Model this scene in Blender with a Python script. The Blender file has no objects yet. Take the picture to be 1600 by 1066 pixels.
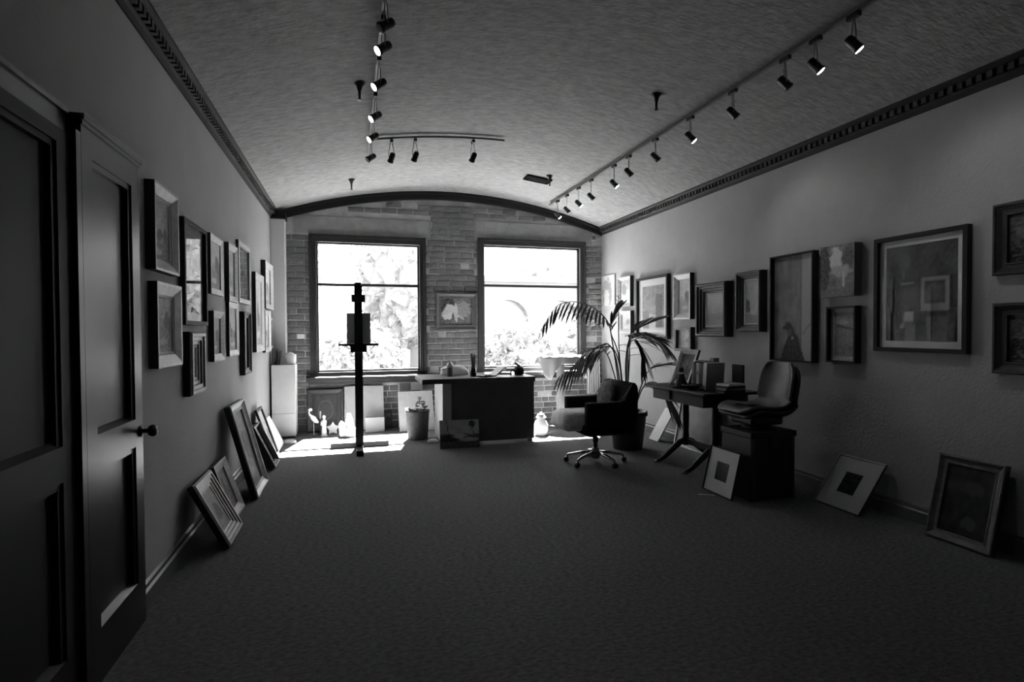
import bpy, bmesh, math, random
from mathutils import Vector, Matrix, noise
random.seed(7)
S = bpy.context.scene
COL = S.collection
PI = math.pi

# ------------------------------------------------------------------ camera
YAW, PITCH, ROLL = .2824, -.0199, -.005
fwd = Vector((math.sin(YAW)*math.cos(PITCH), math.cos(YAW)*math.cos(PITCH), math.sin(PITCH)))
rgt = Vector((math.cos(YAW), -math.sin(YAW), 0)); upv = rgt.cross(fwd)
r2 = rgt*math.cos(ROLL)+upv*math.sin(ROLL); u2 = upv*math.cos(ROLL)-rgt*math.sin(ROLL)
cam = bpy.data.cameras.new('camera'); cam.sensor_width = 36; cam.lens = 865.1/1600*36; cam.clip_start = .02
co = bpy.data.objects.new('camera', cam); COL.objects.link(co)
mw = Matrix((r2, u2, -fwd)).transposed().to_4x4(); mw.translation = (0, 0, 1.3); co.matrix_world = mw
S.camera = co

# ------------------------------------------------------------------ sky, sun, exposure
W = bpy.data.worlds.new('sky'); S.world = W; W.use_nodes = True
bg = W.node_tree.nodes['Background']; bg.inputs[0].default_value = (1, 1, 1, 1); bg.inputs[1].default_value = 11.0
sun = bpy.data.lights.new('sun', 'SUN'); sun.energy = 420; sun.angle = .01
so = bpy.data.objects.new('sun', sun); COL.objects.link(so)
so.rotation_euler = Vector((-.40, -1.68, -2.48)).to_track_quat('-Z', 'Y').to_euler()
so.location = (2, 14, 9)
S.view_settings.view_transform = 'Standard'; S.view_settings.look = 'None'
S.view_settings.exposure = 0.0; S.view_settings.gamma = 1.0; S.view_settings.use_curve_mapping = False

# ------------------------------------------------------------------ materials
MATS = {}
def mat(name, c, rough=.7, metal=0, var=0, vs=6, bump=0, bs=60, emit=0, spec=.5, rnd=0, stretch=None, bd=.01):
    if name in MATS: return MATS[name]
    m = bpy.data.materials.new(name); m.use_nodes = True; MATS[name] = m
    nt = m.node_tree; b = nt.nodes['Principled BSDF']; N = nt.nodes.new; K = nt.links.new
    b.inputs['Base Color'].default_value = (c, c, c, 1); b.inputs['Roughness'].default_value = rough
    b.inputs['Metallic'].default_value = metal; b.inputs['Specular IOR Level'].default_value = spec
    if emit:
        b.inputs['Emission Color'].default_value = (1, 1, 1, 1); b.inputs['Emission Strength'].default_value = emit
    tc = N('ShaderNodeTexCoord'); src = tc.outputs['Object']
    if stretch:
        mp = N('ShaderNodeMapping'); mp.inputs['Scale'].default_value = stretch; K(src, mp.inputs[0]); src = mp.outputs[0]
    if var or rnd:
        lo, hi = c*(1-var), c*(1+var)
        n = N('ShaderNodeTexNoise'); n.inputs['Scale'].default_value = vs; n.inputs['Detail'].default_value = 10; n.inputs['Roughness'].default_value = .62
        K(src, n.inputs[0])
        mr = N('ShaderNodeMapRange'); mr.inputs[1].default_value = .3; mr.inputs[2].default_value = .7
        mr.inputs[3].default_value = lo; mr.inputs[4].default_value = hi; K(n.outputs[0], mr.inputs[0]); out = mr.outputs[0]
        if rnd:
            oi = N('ShaderNodeObjectInfo'); r = N('ShaderNodeMapRange'); r.inputs[3].default_value = 1-rnd; r.inputs[4].default_value = 1+rnd
            K(oi.outputs['Random'], r.inputs[0]); mu = N('ShaderNodeMath'); mu.operation = 'MULTIPLY'
            K(out, mu.inputs[0]); K(r.outputs[0], mu.inputs[1]); out = mu.outputs[0]
        cb = N('ShaderNodeCombineColor')
        for i in range(3): K(out, cb.inputs[i])
        K(cb.outputs[0], b.inputs['Base Color'])
    if bump:
        n = N('ShaderNodeTexNoise'); n.inputs['Scale'].default_value = bs; n.inputs['Detail'].default_value = 5; K(src, n.inputs[0])
        bu = N('ShaderNodeBump'); bu.inputs['Strength'].default_value = bump; bu.inputs['Distance'].default_value = bd
        K(n.outputs[0], bu.inputs['Height']); K(bu.outputs[0], b.inputs['Normal'])
    return m
plaster = mat('plaster', .25, .85, var=.05, vs=3, bump=.2, bs=45)
plaster_rough = mat('rough_plaster', .30, .85, var=.06, vs=4, bump=.35, bs=55, bd=.008)
vault_m = mat('vault_plaster', .215, .9, var=.28, vs=14, bump=.6, bs=26, stretch=(.8, 1.8, 1), bd=.012)
carpet_m = mat('carpet', .135, 1, var=.42, vs=48, stretch=(.7, 1.3, 1), bump=.8, bs=260, spec=.1)
mortar_m = mat('mortar', .42, .95, var=.3, vs=5, bump=.6, bs=50)
brick_m = mat('brick', .14, .9, var=.35, vs=14, bump=.6, bs=60, rnd=.22)
concrete_m = mat('lintel_render', .26, .9, var=.3, vs=4, bump=.4, bs=40)
darkwood = mat('dark_wood', .012, .5, spec=.3, var=.4, vs=9, stretch=(1, 1, 6))
crownwood = mat('crown_wood', .012, .7, spec=.25)
doorpaint = mat('dark_door_varnish', .014, .30, var=.3, vs=5, spec=.35)
windowpaint = mat('window_dark_paint', .02, .55, var=.3, vs=8)
blackwood = mat('black_wood', .008, .65, spec=.2)
gold = mat('gilt_frame', .20, .45, metal=.3, var=.3, vs=20, bump=.3, bs=70)
goldlight = mat('pale_gilt_frame', .34, .45, metal=.2, var=.2, vs=20, bump=.2, bs=80)
oak = mat('light_oak', .36, .5, var=.2, vs=12, stretch=(1, 1, 5))
walnut = mat('walnut_frame', .04, .5, spec=.3, var=.3, vs=12)
silver = mat('silver_leaf', .45, .3, metal=.5)
matboard = mat('mat_board', .62, .9)
greymat = mat('grey_mat_board', .33, .9)
linen = mat('linen_liner', .42, .95, var=.1, vs=60, bump=.2, bs=200)
canvas_side = mat('canvas_edge', .38, .95, bump=.2, bs=150)
side_shade = mat('painted_side_shade', .02, .7)  # shade on the outer frame sides, painted in as a near-black colour
backing = mat('backing_board', .12, .9)
whitepaint = mat('white_paint', .72, .6, var=.05)
card = mat('white_card', .5, .8, var=.08, vs=4)
metal_dark = mat('black_metal', .012, .4)
metal_grey = mat('grey_metal', .2, .35, metal=.7)
chrome = mat('chrome', .55, .2, metal=1)
brass = mat('brass', .5, .25, metal=1)
fabric_dark = mat('dark_velvet', .014, .95, var=.3, vs=30, bump=.3, bs=120, spec=.15)
fleece = mat('sheepskin', .8, 1, var=.3, vs=16, bump=.5, bs=60, spec=.1, bd=.03)
leather = mat('grey_leather', .11, .38, var=.15, vs=8, bump=.15, bs=120)
pot_dark = mat('dark_pot', .02, .5)
basket_m = mat('ribbed_basket', .03, .8, var=.4, vs=24, bump=.4, bs=80)
soil = mat('soil', .02, 1, bump=.8, bs=60)
leaf = mat('palm_leaf', .045, .45, var=.3, vs=10)
stemm = mat('palm_stem', .06, .55)
cloth_white = mat('white_cloth', .74, .9, bump=.2, bs=30)
porcelain = mat('white_porcelain', .72, .3)
stone_white = mat('white_quartz', .75, .8, var=.15, vs=12, bump=.8, bs=20)
desk_m = mat('desk_dark_laminate', .065, .55, var=.2, vs=6)
paper = mat('paper', .7, .9)
bk_dark = mat('book_cloth_black', .014, .6)
bk_mid = mat('book_cloth_grey', .14, .6)
bk_light = mat('book_cover_pale', .42, .55)
clear_grey = mat('grey_glass', .3, .1)
lamp_on = mat('lamp_face_lit', .9, .4, emit=30)
lamp_off = mat('lamp_face_unlit', .35, .25)
leaf_out = mat('garden_leaves', .17, .8, var=.45, vs=7)
bark_out = mat('garden_bark', .12, .9)
stucco_out = mat('sunlit_stucco', .20, .9, var=.1, vs=2)
shade_out = mat('archway_interior', .7, .9)
ground_out = mat('garden_ground', .03, 1, var=.3, vs=2)

def glass_mat(name, tint=1.0, r0=.03, rough=0.0):
    m = bpy.data.materials.new(name); m.use_nodes = True; nt = m.node_tree; nt.nodes.clear()
    N = nt.nodes.new; K = nt.links.new
    o = N('ShaderNodeOutputMaterial'); mx = N('ShaderNodeMixShader'); lw = N('ShaderNodeLayerWeight'); lw.inputs[0].default_value = .5
    pw = N('ShaderNodeMath'); pw.operation = 'POWER'; pw.inputs[1].default_value = 5; K(lw.outputs['Facing'], pw.inputs[0])
    f = N('ShaderNodeMath'); f.operation = 'MULTIPLY_ADD'; f.inputs[1].default_value = 1-r0; f.inputs[2].default_value = r0; K(pw.outputs[0], f.inputs[0])
    t = N('ShaderNodeBsdfTransparent'); t.inputs[0].default_value = (tint, tint, tint, 1)
    g = N('ShaderNodeBsdfGlossy'); g.inputs['Roughness'].default_value = rough
    K(f.outputs[0], mx.inputs[0]); K(t.outputs[0], mx.inputs[1]); K(g.outputs[0], mx.inputs[2]); K(mx.outputs[0], o.inputs[0])
    return m
pane_m = glass_mat('window_glass', .97)
picglass = glass_mat('picture_glass', 1.0, .035)

def vcol_mat(name, rough, spec):
    m = bpy.data.materials.new(name); m.use_nodes = True; nt = m.node_tree; b = nt.nodes['Principled BSDF']
    a = nt.nodes.new('ShaderNodeAttribute'); a.attribute_name = 'print'
    nt.links.new(a.outputs['Color'], b.inputs['Base Color']); b.inputs['Roughness'].default_value = rough; b.inputs['Specular IOR Level'].default_value = spec
    n = nt.nodes.new('ShaderNodeTexNoise'); n.inputs['Scale'].default_value = 90
    tc = nt.nodes.new('ShaderNodeTexCoord'); nt.links.new(tc.outputs['Object'], n.inputs[0])
    bu = nt.nodes.new('ShaderNodeBump'); bu.inputs['Strength'].default_value = .25; bu.inputs['Distance'].default_value = .004
    nt.links.new(n.outputs[0], bu.inputs['Height']); nt.links.new(bu.outputs[0], b.inputs['Normal'])
    return m
oil_m = vcol_mat('oil_on_canvas', .6, .15)
print_m = vcol_mat('print_on_paper', .9, .1)

# ------------------------------------------------------------------ mesh helpers
class MB:
    def __init__(s): s.bm = bmesh.new()
    def box(s, x0, x1, y0, y1, z0, z1, bev=0):
        v = [s.bm.verts.new(p) for p in ((x0,y0,z0),(x1,y0,z0),(x1,y1,z0),(x0,y1,z0),(x0,y0,z1),(x1,y0,z1),(x1,y1,z1),(x0,y1,z1))]
        fs = [s.bm.faces.new([v[i] for i in q]) for q in ((3,2,1,0),(4,5,6,7),(0,1,5,4),(1,2,6,5),(2,3,7,6),(3,0,4,7))]
        if bev:
            es = {e for f in fs for e in f.edges}
            bmesh.ops.bevel(s.bm, geom=list(es), offset=bev, segments=2, affect='EDGES', profile=.5)
        return s
    def bar(s, a, b, w, h=None, up=(0,0,1)):
        a = Vector(a); b = Vector(b); h = h or w; d = (b-a).normalized(); u = Vector(up)
        if abs(d.dot(u)) > .95: u = Vector((0,1,0))
        sx = d.cross(u).normalized(); sy = sx.cross(d)
        v = [s.bm.verts.new(p+sx*i*w/2+sy*j*h/2) for p in (a,b) for i,j in ((-1,-1),(1,-1),(1,1),(-1,1))]
        for q in ((3,2,1,0),(4,5,6,7),(0,1,5,4),(1,2,6,5),(2,3,7,6),(3,0,4,7)): s.bm.faces.new([v[i] for i in q])
        return s
    def tube(s, pts, rad, n=8, cap=True, flat=1.0):
        pts = [Vector(p) for p in pts]; rad = rad if isinstance(rad, (list,tuple)) else [rad]*len(pts)
        rings = []; ref = None
        for i, p in enumerate(pts):
            d = (pts[min(i+1,len(pts)-1)]-pts[max(i-1,0)]).normalized()
            if ref is None: ref = Vector((0,0,1)) if abs(d.z) < .9 else Vector((0,1,0))
            x = d.cross(ref).normalized(); y = x.cross(d); ref = y
            rings.append([s.bm.verts.new(p+(x*math.cos(2*PI*k/n)+y*math.sin(2*PI*k/n)*flat)*rad[i]) for k in range(n)])
        for a, b in zip(rings, rings[1:]):
            for k in range(n): s.bm.faces.new((a[k], a[(k+1)%n], b[(k+1)%n], b[k]))
        if cap: s.bm.faces.new(rings[0][::-1]); s.bm.faces.new(rings[-1])
        return s
    def lathe(s, prof, n=20, c=(0,0,0), mod=None):
        c = Vector(c); rings = []
        for r, z in prof:
            rings.append([s.bm.verts.new(c+Vector((math.cos(2*PI*k/n)*r*(mod(k,n,z) if mod else 1), math.sin(2*PI*k/n)*r*(mod(k,n,z) if mod else 1), z))) for k in range(n)])
        for a, b in zip(rings, rings[1:]):
            for k in range(n): s.bm.faces.new((a[k], a[(k+1)%n], b[(k+1)%n], b[k]))
        s.bm.faces.new(rings[0][::-1]); s.bm.faces.new(rings[-1])
        return s
    def prism(s, poly, y0, y1):          # polygon in xz, extruded in y
        a = [s.bm.verts.new((x,y0,z)) for x,z in poly]; b = [s.bm.verts.new((x,y1,z)) for x,z in poly]
        n = len(poly); s.bm.faces.new(a); s.bm.faces.new(b[::-1])
        for i in range(n): s.bm.faces.new((a[i], b[i], b[(i+1)%n], a[(i+1)%n]))
        return s
    def ell(s, c, r, sub=2, jit=0, seed=0):
        m = Matrix.Translation(c) @ Matrix.Diagonal((*r, 1))
        g = bmesh.ops.create_icosphere(s.bm, subdivisions=sub, radius=1, matrix=m)
        if jit:
            for v in g['verts']:
                d = (v.co-Vector(c)); v.co += d*jit*noise.noise(v.co*9+Vector((seed,0,0)))
        return s
    def xf(s, M): s.bm.transform(M); return s
    def mesh(s, name, m, smooth=False):
        bmesh.ops.recalc_face_normals(s.bm, faces=s.bm.faces)
        me = bpy.data.meshes.new(name); s.bm.to_mesh(me); s.bm.free()
        if m: me.materials.append(m)
        if smooth:
            for p in me.polygons: p.use_smooth = True
        return me
    def build(s, name, m, parent=None, smooth=False, loc=None):
        return link(name, s.mesh(name, m, smooth), parent, loc)
def link(name, me, parent=None, loc=None):
    o = bpy.data.objects.new(name, me); COL.objects.link(o)
    if parent: o.parent = parent
    if loc: o.location = loc
    return o
def tag(o, label, cat, group=None, kind=None):
    o['label'] = label
    if cat: o['category'] = cat
    if group: o['group'] = group
    if kind: o['kind'] = kind
    return o
def thing(name, label, cat, loc=(0,0,0), rz=0, group=None, rx=0):
    o = bpy.data.objects.new(name, None); COL.objects.link(o); o.location = loc; o.rotation_euler = (rx, 0, rz); o.empty_display_size = .05
    return tag(o, label, cat, group)
def struct(o, label=None):
    o['kind'] = 'structure'
    if label: o['label'] = label
    return o

# ------------------------------------------------------------------ room shell
XL, XR, YB, YF, ZS, RISE = -.954, 3.629, 7.651, -.7, 2.80, .40
XC, HW = (XL+XR)/2, (XR-XL)/2
def vz(x): return ZS+RISE*(1-((x-XC)/HW)**2)
struct(MB().box(XL-.2, XR+.2, YF-.2, YB+.3, -.12, 0).build('floor', carpet_m), 'dark grey carpet floor of the gallery')
struct(MB().box(XL-.2, XL, YF-.2, YB+.3, 0, ZS+.02).build('wall_left', plaster), 'pale plaster wall on the left hung with framed pictures')
struct(MB().box(XR, XR+.2, YF-.2, YB+.3, 0, ZS+.02).build('wall_right', plaster_rough), 'rough pale plaster wall on the right hung with pictures')
struct(MB().box(XL-.2, XR+.2, YF-.2, YF, 0, 3.4).build('wall_front', mat('dark_shopfront', .05, .6)), 'dark wall at the near end of the room')
b = MB(); n = 40; lo = []; hi = []
for i in range(n+1):
    x = XL-.2+(HW*2+.4)*i/n; z = vz(max(XL, min(XR, x)))
    lo.append((x, z)); hi.append((x, z+.15))
b.prism(lo+hi[::-1], YF-.2, YB+.3); struct(b.build('ceiling', vault_m), 'rough plastered barrel vault ceiling')

# back wall with two openings
W1 = (-.50, .975, .70, 2.535); W2 = (1.735, 3.345, .70, 2.575); TB = .18
b = MB(); Y0, Y1 = YB, YB+TB
b.box(XL, W1[0], Y0, Y1, 0, 2.60); b.box(W1[1], W2[0], Y0, Y1, 0, 2.60); b.box(W2[1], XR, Y0, Y1, 0, 2.60)
b.box(W1[0], W1[1], Y0, Y1, 0, W1[2]); b.box(W2[0], W2[1], Y0, Y1, 0, W2[2])
b.box(W1[0], W1[1], Y0, Y1, W1[3], 2.60); b.box(W2[0], W2[1], Y0, Y1, W2[3], 2.60)
poly = [(XL, 2.60), (XR, 2.60)]+[(XR-(XR-XL)*i/30, vz(XR-(XR-XL)*i/30)+.02) for i in range(31)]
b.prism(poly, Y0, Y1)
wall_back = struct(b.build('wall_back', mortar_m), 'exposed brick end wall with two large windows under an arch')
# rendered lintels
for x0, x1, z1 in ((W1[0]-.2, W1[1]+.08, 2.80), (W2[0]-.05, W2[1]+.12, 2.84)):
    o = MB().box(x0, x1, YB-.012, YB+.02, 2.565, z1, .006).build('lintel', concrete_m, wall_back)
# bricks
def brick_mesh(l):
    return MB().box(-l/2, l/2, -.012, .03, -.0315, .0315, .006).mesh('brick', brick_m)
BM = {l: brick_mesh(l) for l in (.20, .155, .095)}
spots = []
CZ = .0795; r = random.Random(3)
row = 0; z = .045
while z < 3.16:
    header = row % 6 == 3
    for (a, c) in ((XL+.17, XR),):
        x = a + (0 if row % 2 == 0 else -.105)
        zt, zb = z+.036, z-.036
        cuts = [(XL-1, XL+.165), (XR-.005, XR+1)]
        for w in (W1, W2):
            if zt > w[2]-.10 and zb < w[3]+.03: cuts.append((w[0]-.022, w[1]+.022))
        if zt > 2.555 and zb < 2.805: cuts.append((W1[0]-.21, W1[1]+.09))
        if zt > 2.555 and zb < 2.845: cuts.append((W2[0]-.06, W2[1]+.13))
        while x < c:
            l = .095 if header else (.20 if r.random() < .8 else .155)
            p = l+.013; x0, x1 = x, x+l; x += p; q0, q1 = x0, x1
            for ca, cb in cuts:
                if ca <= q0 and cb >= q1: q1 = q0
                elif ca <= q0 < cb: q0 = cb
                elif ca < q1 <= cb: q1 = ca
            if q1-q0 < .035: continue
            if zt > min(vz(q0), vz(q1))-.10: continue
            if zb > 2.55 and (q0 < 0.2 or q1 > 2.9) and r.random() < .6: continue
            if r.random() < .05: continue              # brick smeared over with mortar
            spots.append(((q0+q1)/2, z, l, (q1-q0)/l))
    z += CZ; row += 1
def prio(s):
    x, z, l, k = s
    hid = (-.55 < x < 1.0 and z < .62 and z > .0) or (1.0 < x < 2.1 and z < .72)
    return (hid, -l*k, z)
spots.sort(key=prio)
for x, z, l, k in spots[:300]:
    o = link('brick', BM[l], wall_back, (x+r.uniform(-.003,.003), YB-r.uniform(-.004,.004), z)); o.rotation_euler = (0, r.uniform(-.012,.012), 0); o.scale = (k, 1, 1)
b = MB()
for x, z, l, k in spots[300:]: b.box(x-l*k/2, x+l*k/2, YB-.012, YB+.02, z-.0315, z+.0315)
if len(spots) > 300:
    o = b.build('brickwork', brick_m, wall_back); o['kind'] = 'stuff'

# corner pilaster
struct(MB().box(XL, -.79, 7.47, YB, 0, 2.72, .004).build('trim_1', mat('pilaster_white', .62, .8)), 'narrow white plaster pilaster in the far left corner')
# arch moulding on the end wall
b = MB(); up = []; dn = []
for i in range(41):
    x = XL+.01+(XR-XL-.02)*i/40; up.append((x, vz(x)+.01)); dn.append((x, vz(x)-.105))
b.prism(up+dn[::-1], YB-.05, YB+.01)
up2 = [(x, z-.002) for x, z in up]; dn2 = [(x, z-.045) for x, z in up]
b.prism(up2+dn2[::-1], YB-.075, YB-.045)
struct(b.build('trim_2', crownwood), 'dark wooden moulding following the arch over the brick wall')
# crown mouldings with dentils
for side, nm, lab in ((1, 'trim_3', 'dark wooden crown moulding with dentils along the left wall'), (-1, 'trim_4', 'dark wooden crown moulding with dentils along the right wall')):
    x0 = XL if side == 1 else XR
    prof = [(0,-.085),(.012,-.085),(.018,-.06),(.03,-.045),(.03,-.015),(.06,.0),(.075,.012),(.08,.045),(0,.03)]
    b = MB(); b.prism([(x0+side*p, ZS+q) for p, q in prof], YF, YB)
    t = struct(b.build(nm, crownwood), lab)
    b = MB(); y = YF
    while y < YB-.1:
        b.box(min(x0+side*.028, x0+side*.058), max(x0+side*.028, x0+side*.058), y, y+.030, ZS-.046, ZS-.008); y += .055
    o = b.build('dentil_course', mat('dentil_wood', .022, .6), t); o['kind'] = 'stuff'
b = MB().box(XL, -.775, 7.44, 7.66, 2.70, 2.80); struct(b.build('trim_5', crownwood), 'dark wooden cap on top of the corner pilaster')
# baseboards
def base(name, x0, side, y0, y1, lab):
    b = MB(); b.prism([(x0,0),(x0+side*.022,0),(x0+side*.022,.075),(x0+side*.012,.085),(x0+side*.012,.105),(x0,.115)], y0, y1)
    struct(b.build(name, mat('baseboard_paint', .10, .4)), lab)
base('baseboard_left', XL, 1, 2.85, 7.46, 'low dark painted skirting along the left wall')
base('baseboard_right', XR, -1, YF, YB, 'low dark painted skirting along the right wall')

# ------------------------------------------------------------------ windows
def window(idx, w, zt, inx, lab, sillx):
    x0, x1, z0, z1 = w
    b = MB(); cw = .07; yo = YB-.02
    b.box(x0, x0+cw, yo, YB+.12, z0, z1); b.box(x1-cw, x1, yo, YB+.12, z0, z1); b.box(x0+cw, x1-cw, yo, YB+.12, z1-cw, z1)
    b.box(x0+cw, x1-cw, yo+.03, YB+.12, z0, z0+.055)
    b.box(x0-.015, x0+.018, yo-.02, YB, z0, z1+.02); b.box(x1-.018, x1+.015, yo-.02, YB, z0, z1+.02); b.box(x0-.015, x1+.015, yo-.02, YB, z1-.01, z1+.025)
    o = struct(b.build('window_%d' % idx, windowpaint), lab)
    b = MB(); b.box(x0+cw, x0+cw+.022, YB+.04, YB+.08, z0+.055, z1-cw); b.box(x1-cw-.022, x1-cw, YB+.04, YB+.08, z0+.055, z1-cw)
    b.box(x0+cw+.022, x1-cw-.022, YB+.04, YB+.08, z1-cw-.02, z1-cw); b.box(x0+cw+.022, x1-cw-.022, YB+.04, YB+.08, z0+.055, z0+.082)
    b.build('sash_frame', windowpaint, o)
    MB().box(x0+cw+.022, x1-cw-.022, YB+.03, YB+.085, zt-.018, zt+.018).build('meeting_rail', windowpaint, o)
    MB().box(x0+cw+.02, x1-cw-.02, YB+.056, YB+.0575, zt+.018, z1-cw-.02).build('pane', pane_m, o)
    MB().box(x0+cw+.02, x1-cw-.02, YB+.060, YB+.0615, z0+.082, zt-.018).build('pane', pane_m, o)
    b = MB(); b.box(sillx[0], sillx[1], YB-.13, YB+.10, z0-.055, z0, .006); b.box(sillx[0]+.02, sillx[1]-.02, YB-.05, YB, z0-.10, z0-.055)
    b.build('window_sill', windowpaint, o)
window(1, W1, 1.91, None, 'left window of the brick wall, dark frame with blown-out daylight', (-.56, 1.09))
window(2, W2, 1.935, None, 'right window of the brick wall, dark frame with blown-out daylight', (1.70, 3.42))

# ------------------------------------------------------------------ doors on the left wall
def panel_door(idx, y0, y1, h, lab, knob=True, proud=.05, pm=None):
    doorpaint = pm or MATS['dark_door_varnish']
    xf = XL+proud; st = .085
    pz = ((.20, .80), (.92, 1.93))
    b = MB()
    b.box(XL, xf, y0, y0+st, 0, h); b.box(XL, xf, y1-st, y1, 0, h)
    b.box(XL, xf, y0+st, y1-st, 0, pz[0][0]); b.box(XL, xf, y0+st, y1-st, pz[0][1], pz[1][0]); b.box(XL, xf, y0+st, y1-st, pz[1][1], h)
    o = struct(b.build('door_%d' % idx, doorpaint), lab)
    for a, c in pz:
        MB().box(XL, xf-.028, y0+st, y1-st, a, c).build('door_panel', doorpaint, o)
        b = MB(); w = .022
        for q in ((y0+st, y0+st+w, a, c), (y1-st-w, y1-st, a, c)): b.box(xf-.028, xf-.008, *q)
        b.box(xf-.028, xf-.008, y0+st+w, y1-st-w, c-w, c)
        b.bm.verts.ensure_lookup_table()
        # sloping bottom moulding catches the light
        v = [b.bm.verts.new(p) for p in ((xf-.002,y0+st,a),(xf-.002,y1-st,a),(xf-.028,y1-st,a+.018),(xf-.028,y0+st,a+.018),(xf-.03,y0+st,a),(xf-.03,y1-st,a))]
        for q in ((0,1,2,3),(4,5,1,0),(3,2,5,4),(0,3,4),(1,5,2)): b.bm.faces.new([v[i] for i in q])
        b.build('panel_moulding', doorpaint, o)
    if knob:
        b = MB(); M = Matrix.Translation((xf, y1-.035, .86)) @ Matrix.Rotation(PI/2, 4, 'Y')
        b.lathe([(.026,0),(.026,.006),(.010,.01),(.010,.03),(.022,.036),(.028,.05),(.024,.062),(.008,.068)], 16).xf(M)
        b.build('door_knob', mat('dark_brass', .03, .3, metal=.6), o, True)
panel_door(1, 2.30, 2.845, 2.0, 'dark varnished panelled door beside the nearest hung pictures, with round knob')
panel_door(2, 1.30, 2.26, 1.98, 'nearly black panelled door at the left edge of the view', knob=False, proud=.03, pm=mat('black_door_paint', .008, .6, spec=.2))
b = MB(); b.box(XL, XL+.05, 2.262, 2.298, 0, 2.0)
b.box(XL, XL+.05, 2.30, 2.845, 2.0, 2.045); b.box(XL, XL+.066, 2.285, 2.855, 2.045, 2.065); b.box(XL, XL+.058, 2.29, 2.85, 2.03, 2.045)
b.box(XL, XL+.02, 1.1, 2.262, 1.985, 2.05); b.box(XL, XL+.03, 1.1, 2.262, 2.05, 2.065)
struct(b.build('trim_6', doorpaint), 'dark door casing with moulded head along the left wall')

# ------------------------------------------------------------------ art
def clamp(v, a=.01, b=.85): return max(a, min(b, v))
def art(ops, seed):
    so = Vector((seed*3.7, seed*1.3, 0))
    def f(u, v):
        g = .2
        for op in ops:
            k = op[0]
            if k == 'bg': g = op[1]+(op[2]-op[1])*v
            elif k == 'noise':
                g += op[2]*noise.noise(Vector((u*op[1], v*op[1]*(op[3] if len(op) > 3 else 1), 0))+so)
            elif k == 'below':            # hilly mass under a wavy line
                h = op[1]+op[2]*noise.noise(Vector((u*op[4], 7.1, 0))+so)
                t = max(0, min(1, (h-v)/.03)); g += (op[3]-g)*t
            elif k == 'ell':
                d = math.hypot((u-op[1])/op[3], (v-op[2])/op[4])+.35*noise.noise(Vector((u*9, v*9, 2))+so)*(op[6] if len(op) > 6 else 1)
                t = max(0, min(1, (1.1-d)/.25)); g += (op[5]-g)*t
            elif k == 'rect':
                if op[1] <= u <= op[3] and op[2] <= v <= op[4]: g = op[5]
            elif k == 'tri':              # figure: cone from base to apex
                if op[2] <= v <= op[4]:
                    hw = op[3]*(1-(v-op[2])/(op[4]-op[2]))**.7
                    if abs(u-op[1]) < hw: g = op[5]
            elif k == 'line':
                x0, y0, x1, y1, w, val = op[1:]
                dx, dy = x1-x0, y1-y0; L = dx*dx+dy*dy; t = max(0, min(1, ((u-x0)*dx+(v-y0)*dy)/L))
                if math.hypot(u-x0-t*dx, v-y0-t*dy) < w: g = val
            elif k == 'ring':
                d = math.hypot(u-op[1], v-op[2])
                if abs(d-op[3]) < op[4]: g = op[5]
        return clamp(g)
    return f
def landscape(seed, sky=.32, land=.1, k=1.0):
    r = random.Random(seed); h = r.uniform(.3, .5)
    ops = [('bg', sky*.8, sky), ('noise', 4, .06*k), ('below', h+.12, .16, (sky+land)*.45, 3), ('below', h, .1, land, 4), ('noise', 9, .07*k, 2)]
    for i in range(3): ops.append(('ell', r.uniform(.1,.9), h+r.uniform(0,.15), r.uniform(.08,.18), r.uniform(.1,.22), land*.6))
    ops += [('ell', r.uniform(.3,.7), h*.4, .25, .06, sky*.9), ('noise', 22, .05*k)]
    return art(ops, seed)
def print_plane(w, h, y, f, nx=40):
    ny = max(8, int(nx*h/w)); vs = []; fs = []; cs = []
    for j in range(ny+1):
        for i in range(nx+1):
            vs.append((-w/2+w*i/nx, y, h*j/ny)); g = f(i/nx, j/ny); cs += [g, g, g, 1]
    for j in range(ny):
        for i in range(nx):
            a = j*(nx+1)+i; fs.append((a, a+1, a+nx+2, a+nx+1))
    me = bpy.data.meshes.new('painting'); me.from_pydata(vs, [], fs)
    at = me.color_attributes.new('print', 'FLOAT_COLOR', 'POINT'); at.data.foreach_set('color', cs)
    return me
def frame_mesh(W_, H_, prof, dark=False):
    b = MB(); loops = []
    for d, y in prof:
        loops.append([b.bm.verts.new(p) for p in ((-W_/2+d,-y,d),(W_/2-d,-y,d),(W_/2-d,-y,H_-d),(-W_/2+d,-y,H_-d))])
    for i, (p, q) in enumerate(zip(loops, loops[1:])):
        for k in range(4):
            f = b.bm.faces.new((p[k], p[(k+1)%4], q[(k+1)%4], q[k]))
            if dark and i == 0: f.material_index = 1  # outer sides take the painted shade
    for k in range(4): b.bm.faces.new((loops[-1][k], loops[-1][(k+1)%4], loops[0][(k+1)%4], loops[0][k]))
    return b
STY = {
 'flat':   lambda w, t: [(0,0),(0,t),(w,t),(w,t*.4),(w,0)],
 'scoop':  lambda w, t: [(0,0),(0,t*.8),(w*.08,t),(w*.22,t),(w*.3,t*.86),(w*.6,t*.55),(w*.8,t*.5),(w*.85,t*.62),(w*.97,t*.6),(w,t*.4),(w,0)],
 'step':   lambda w, t: [(0,0),(0,t*.75),(w*.12,t),(w*.3,t),(w*.32,t*.8),(w*.55,t*.78),(w*.58,t*.58),(w*.8,t*.56),(w*.83,t*.4),(w,t*.36),(w,0)],
 'bevel':  lambda w, t: [(0,0),(0,t),(w*.25,t),(w,t*.5),(w,0)],
 'reverse':lambda w, t: [(0,0),(0,t*.35),(w*.15,t*.45),(w*.5,t*.6),(w*.75,t),(w*.92,t*.97),(w,t*.6),(w,0)],
}
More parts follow.
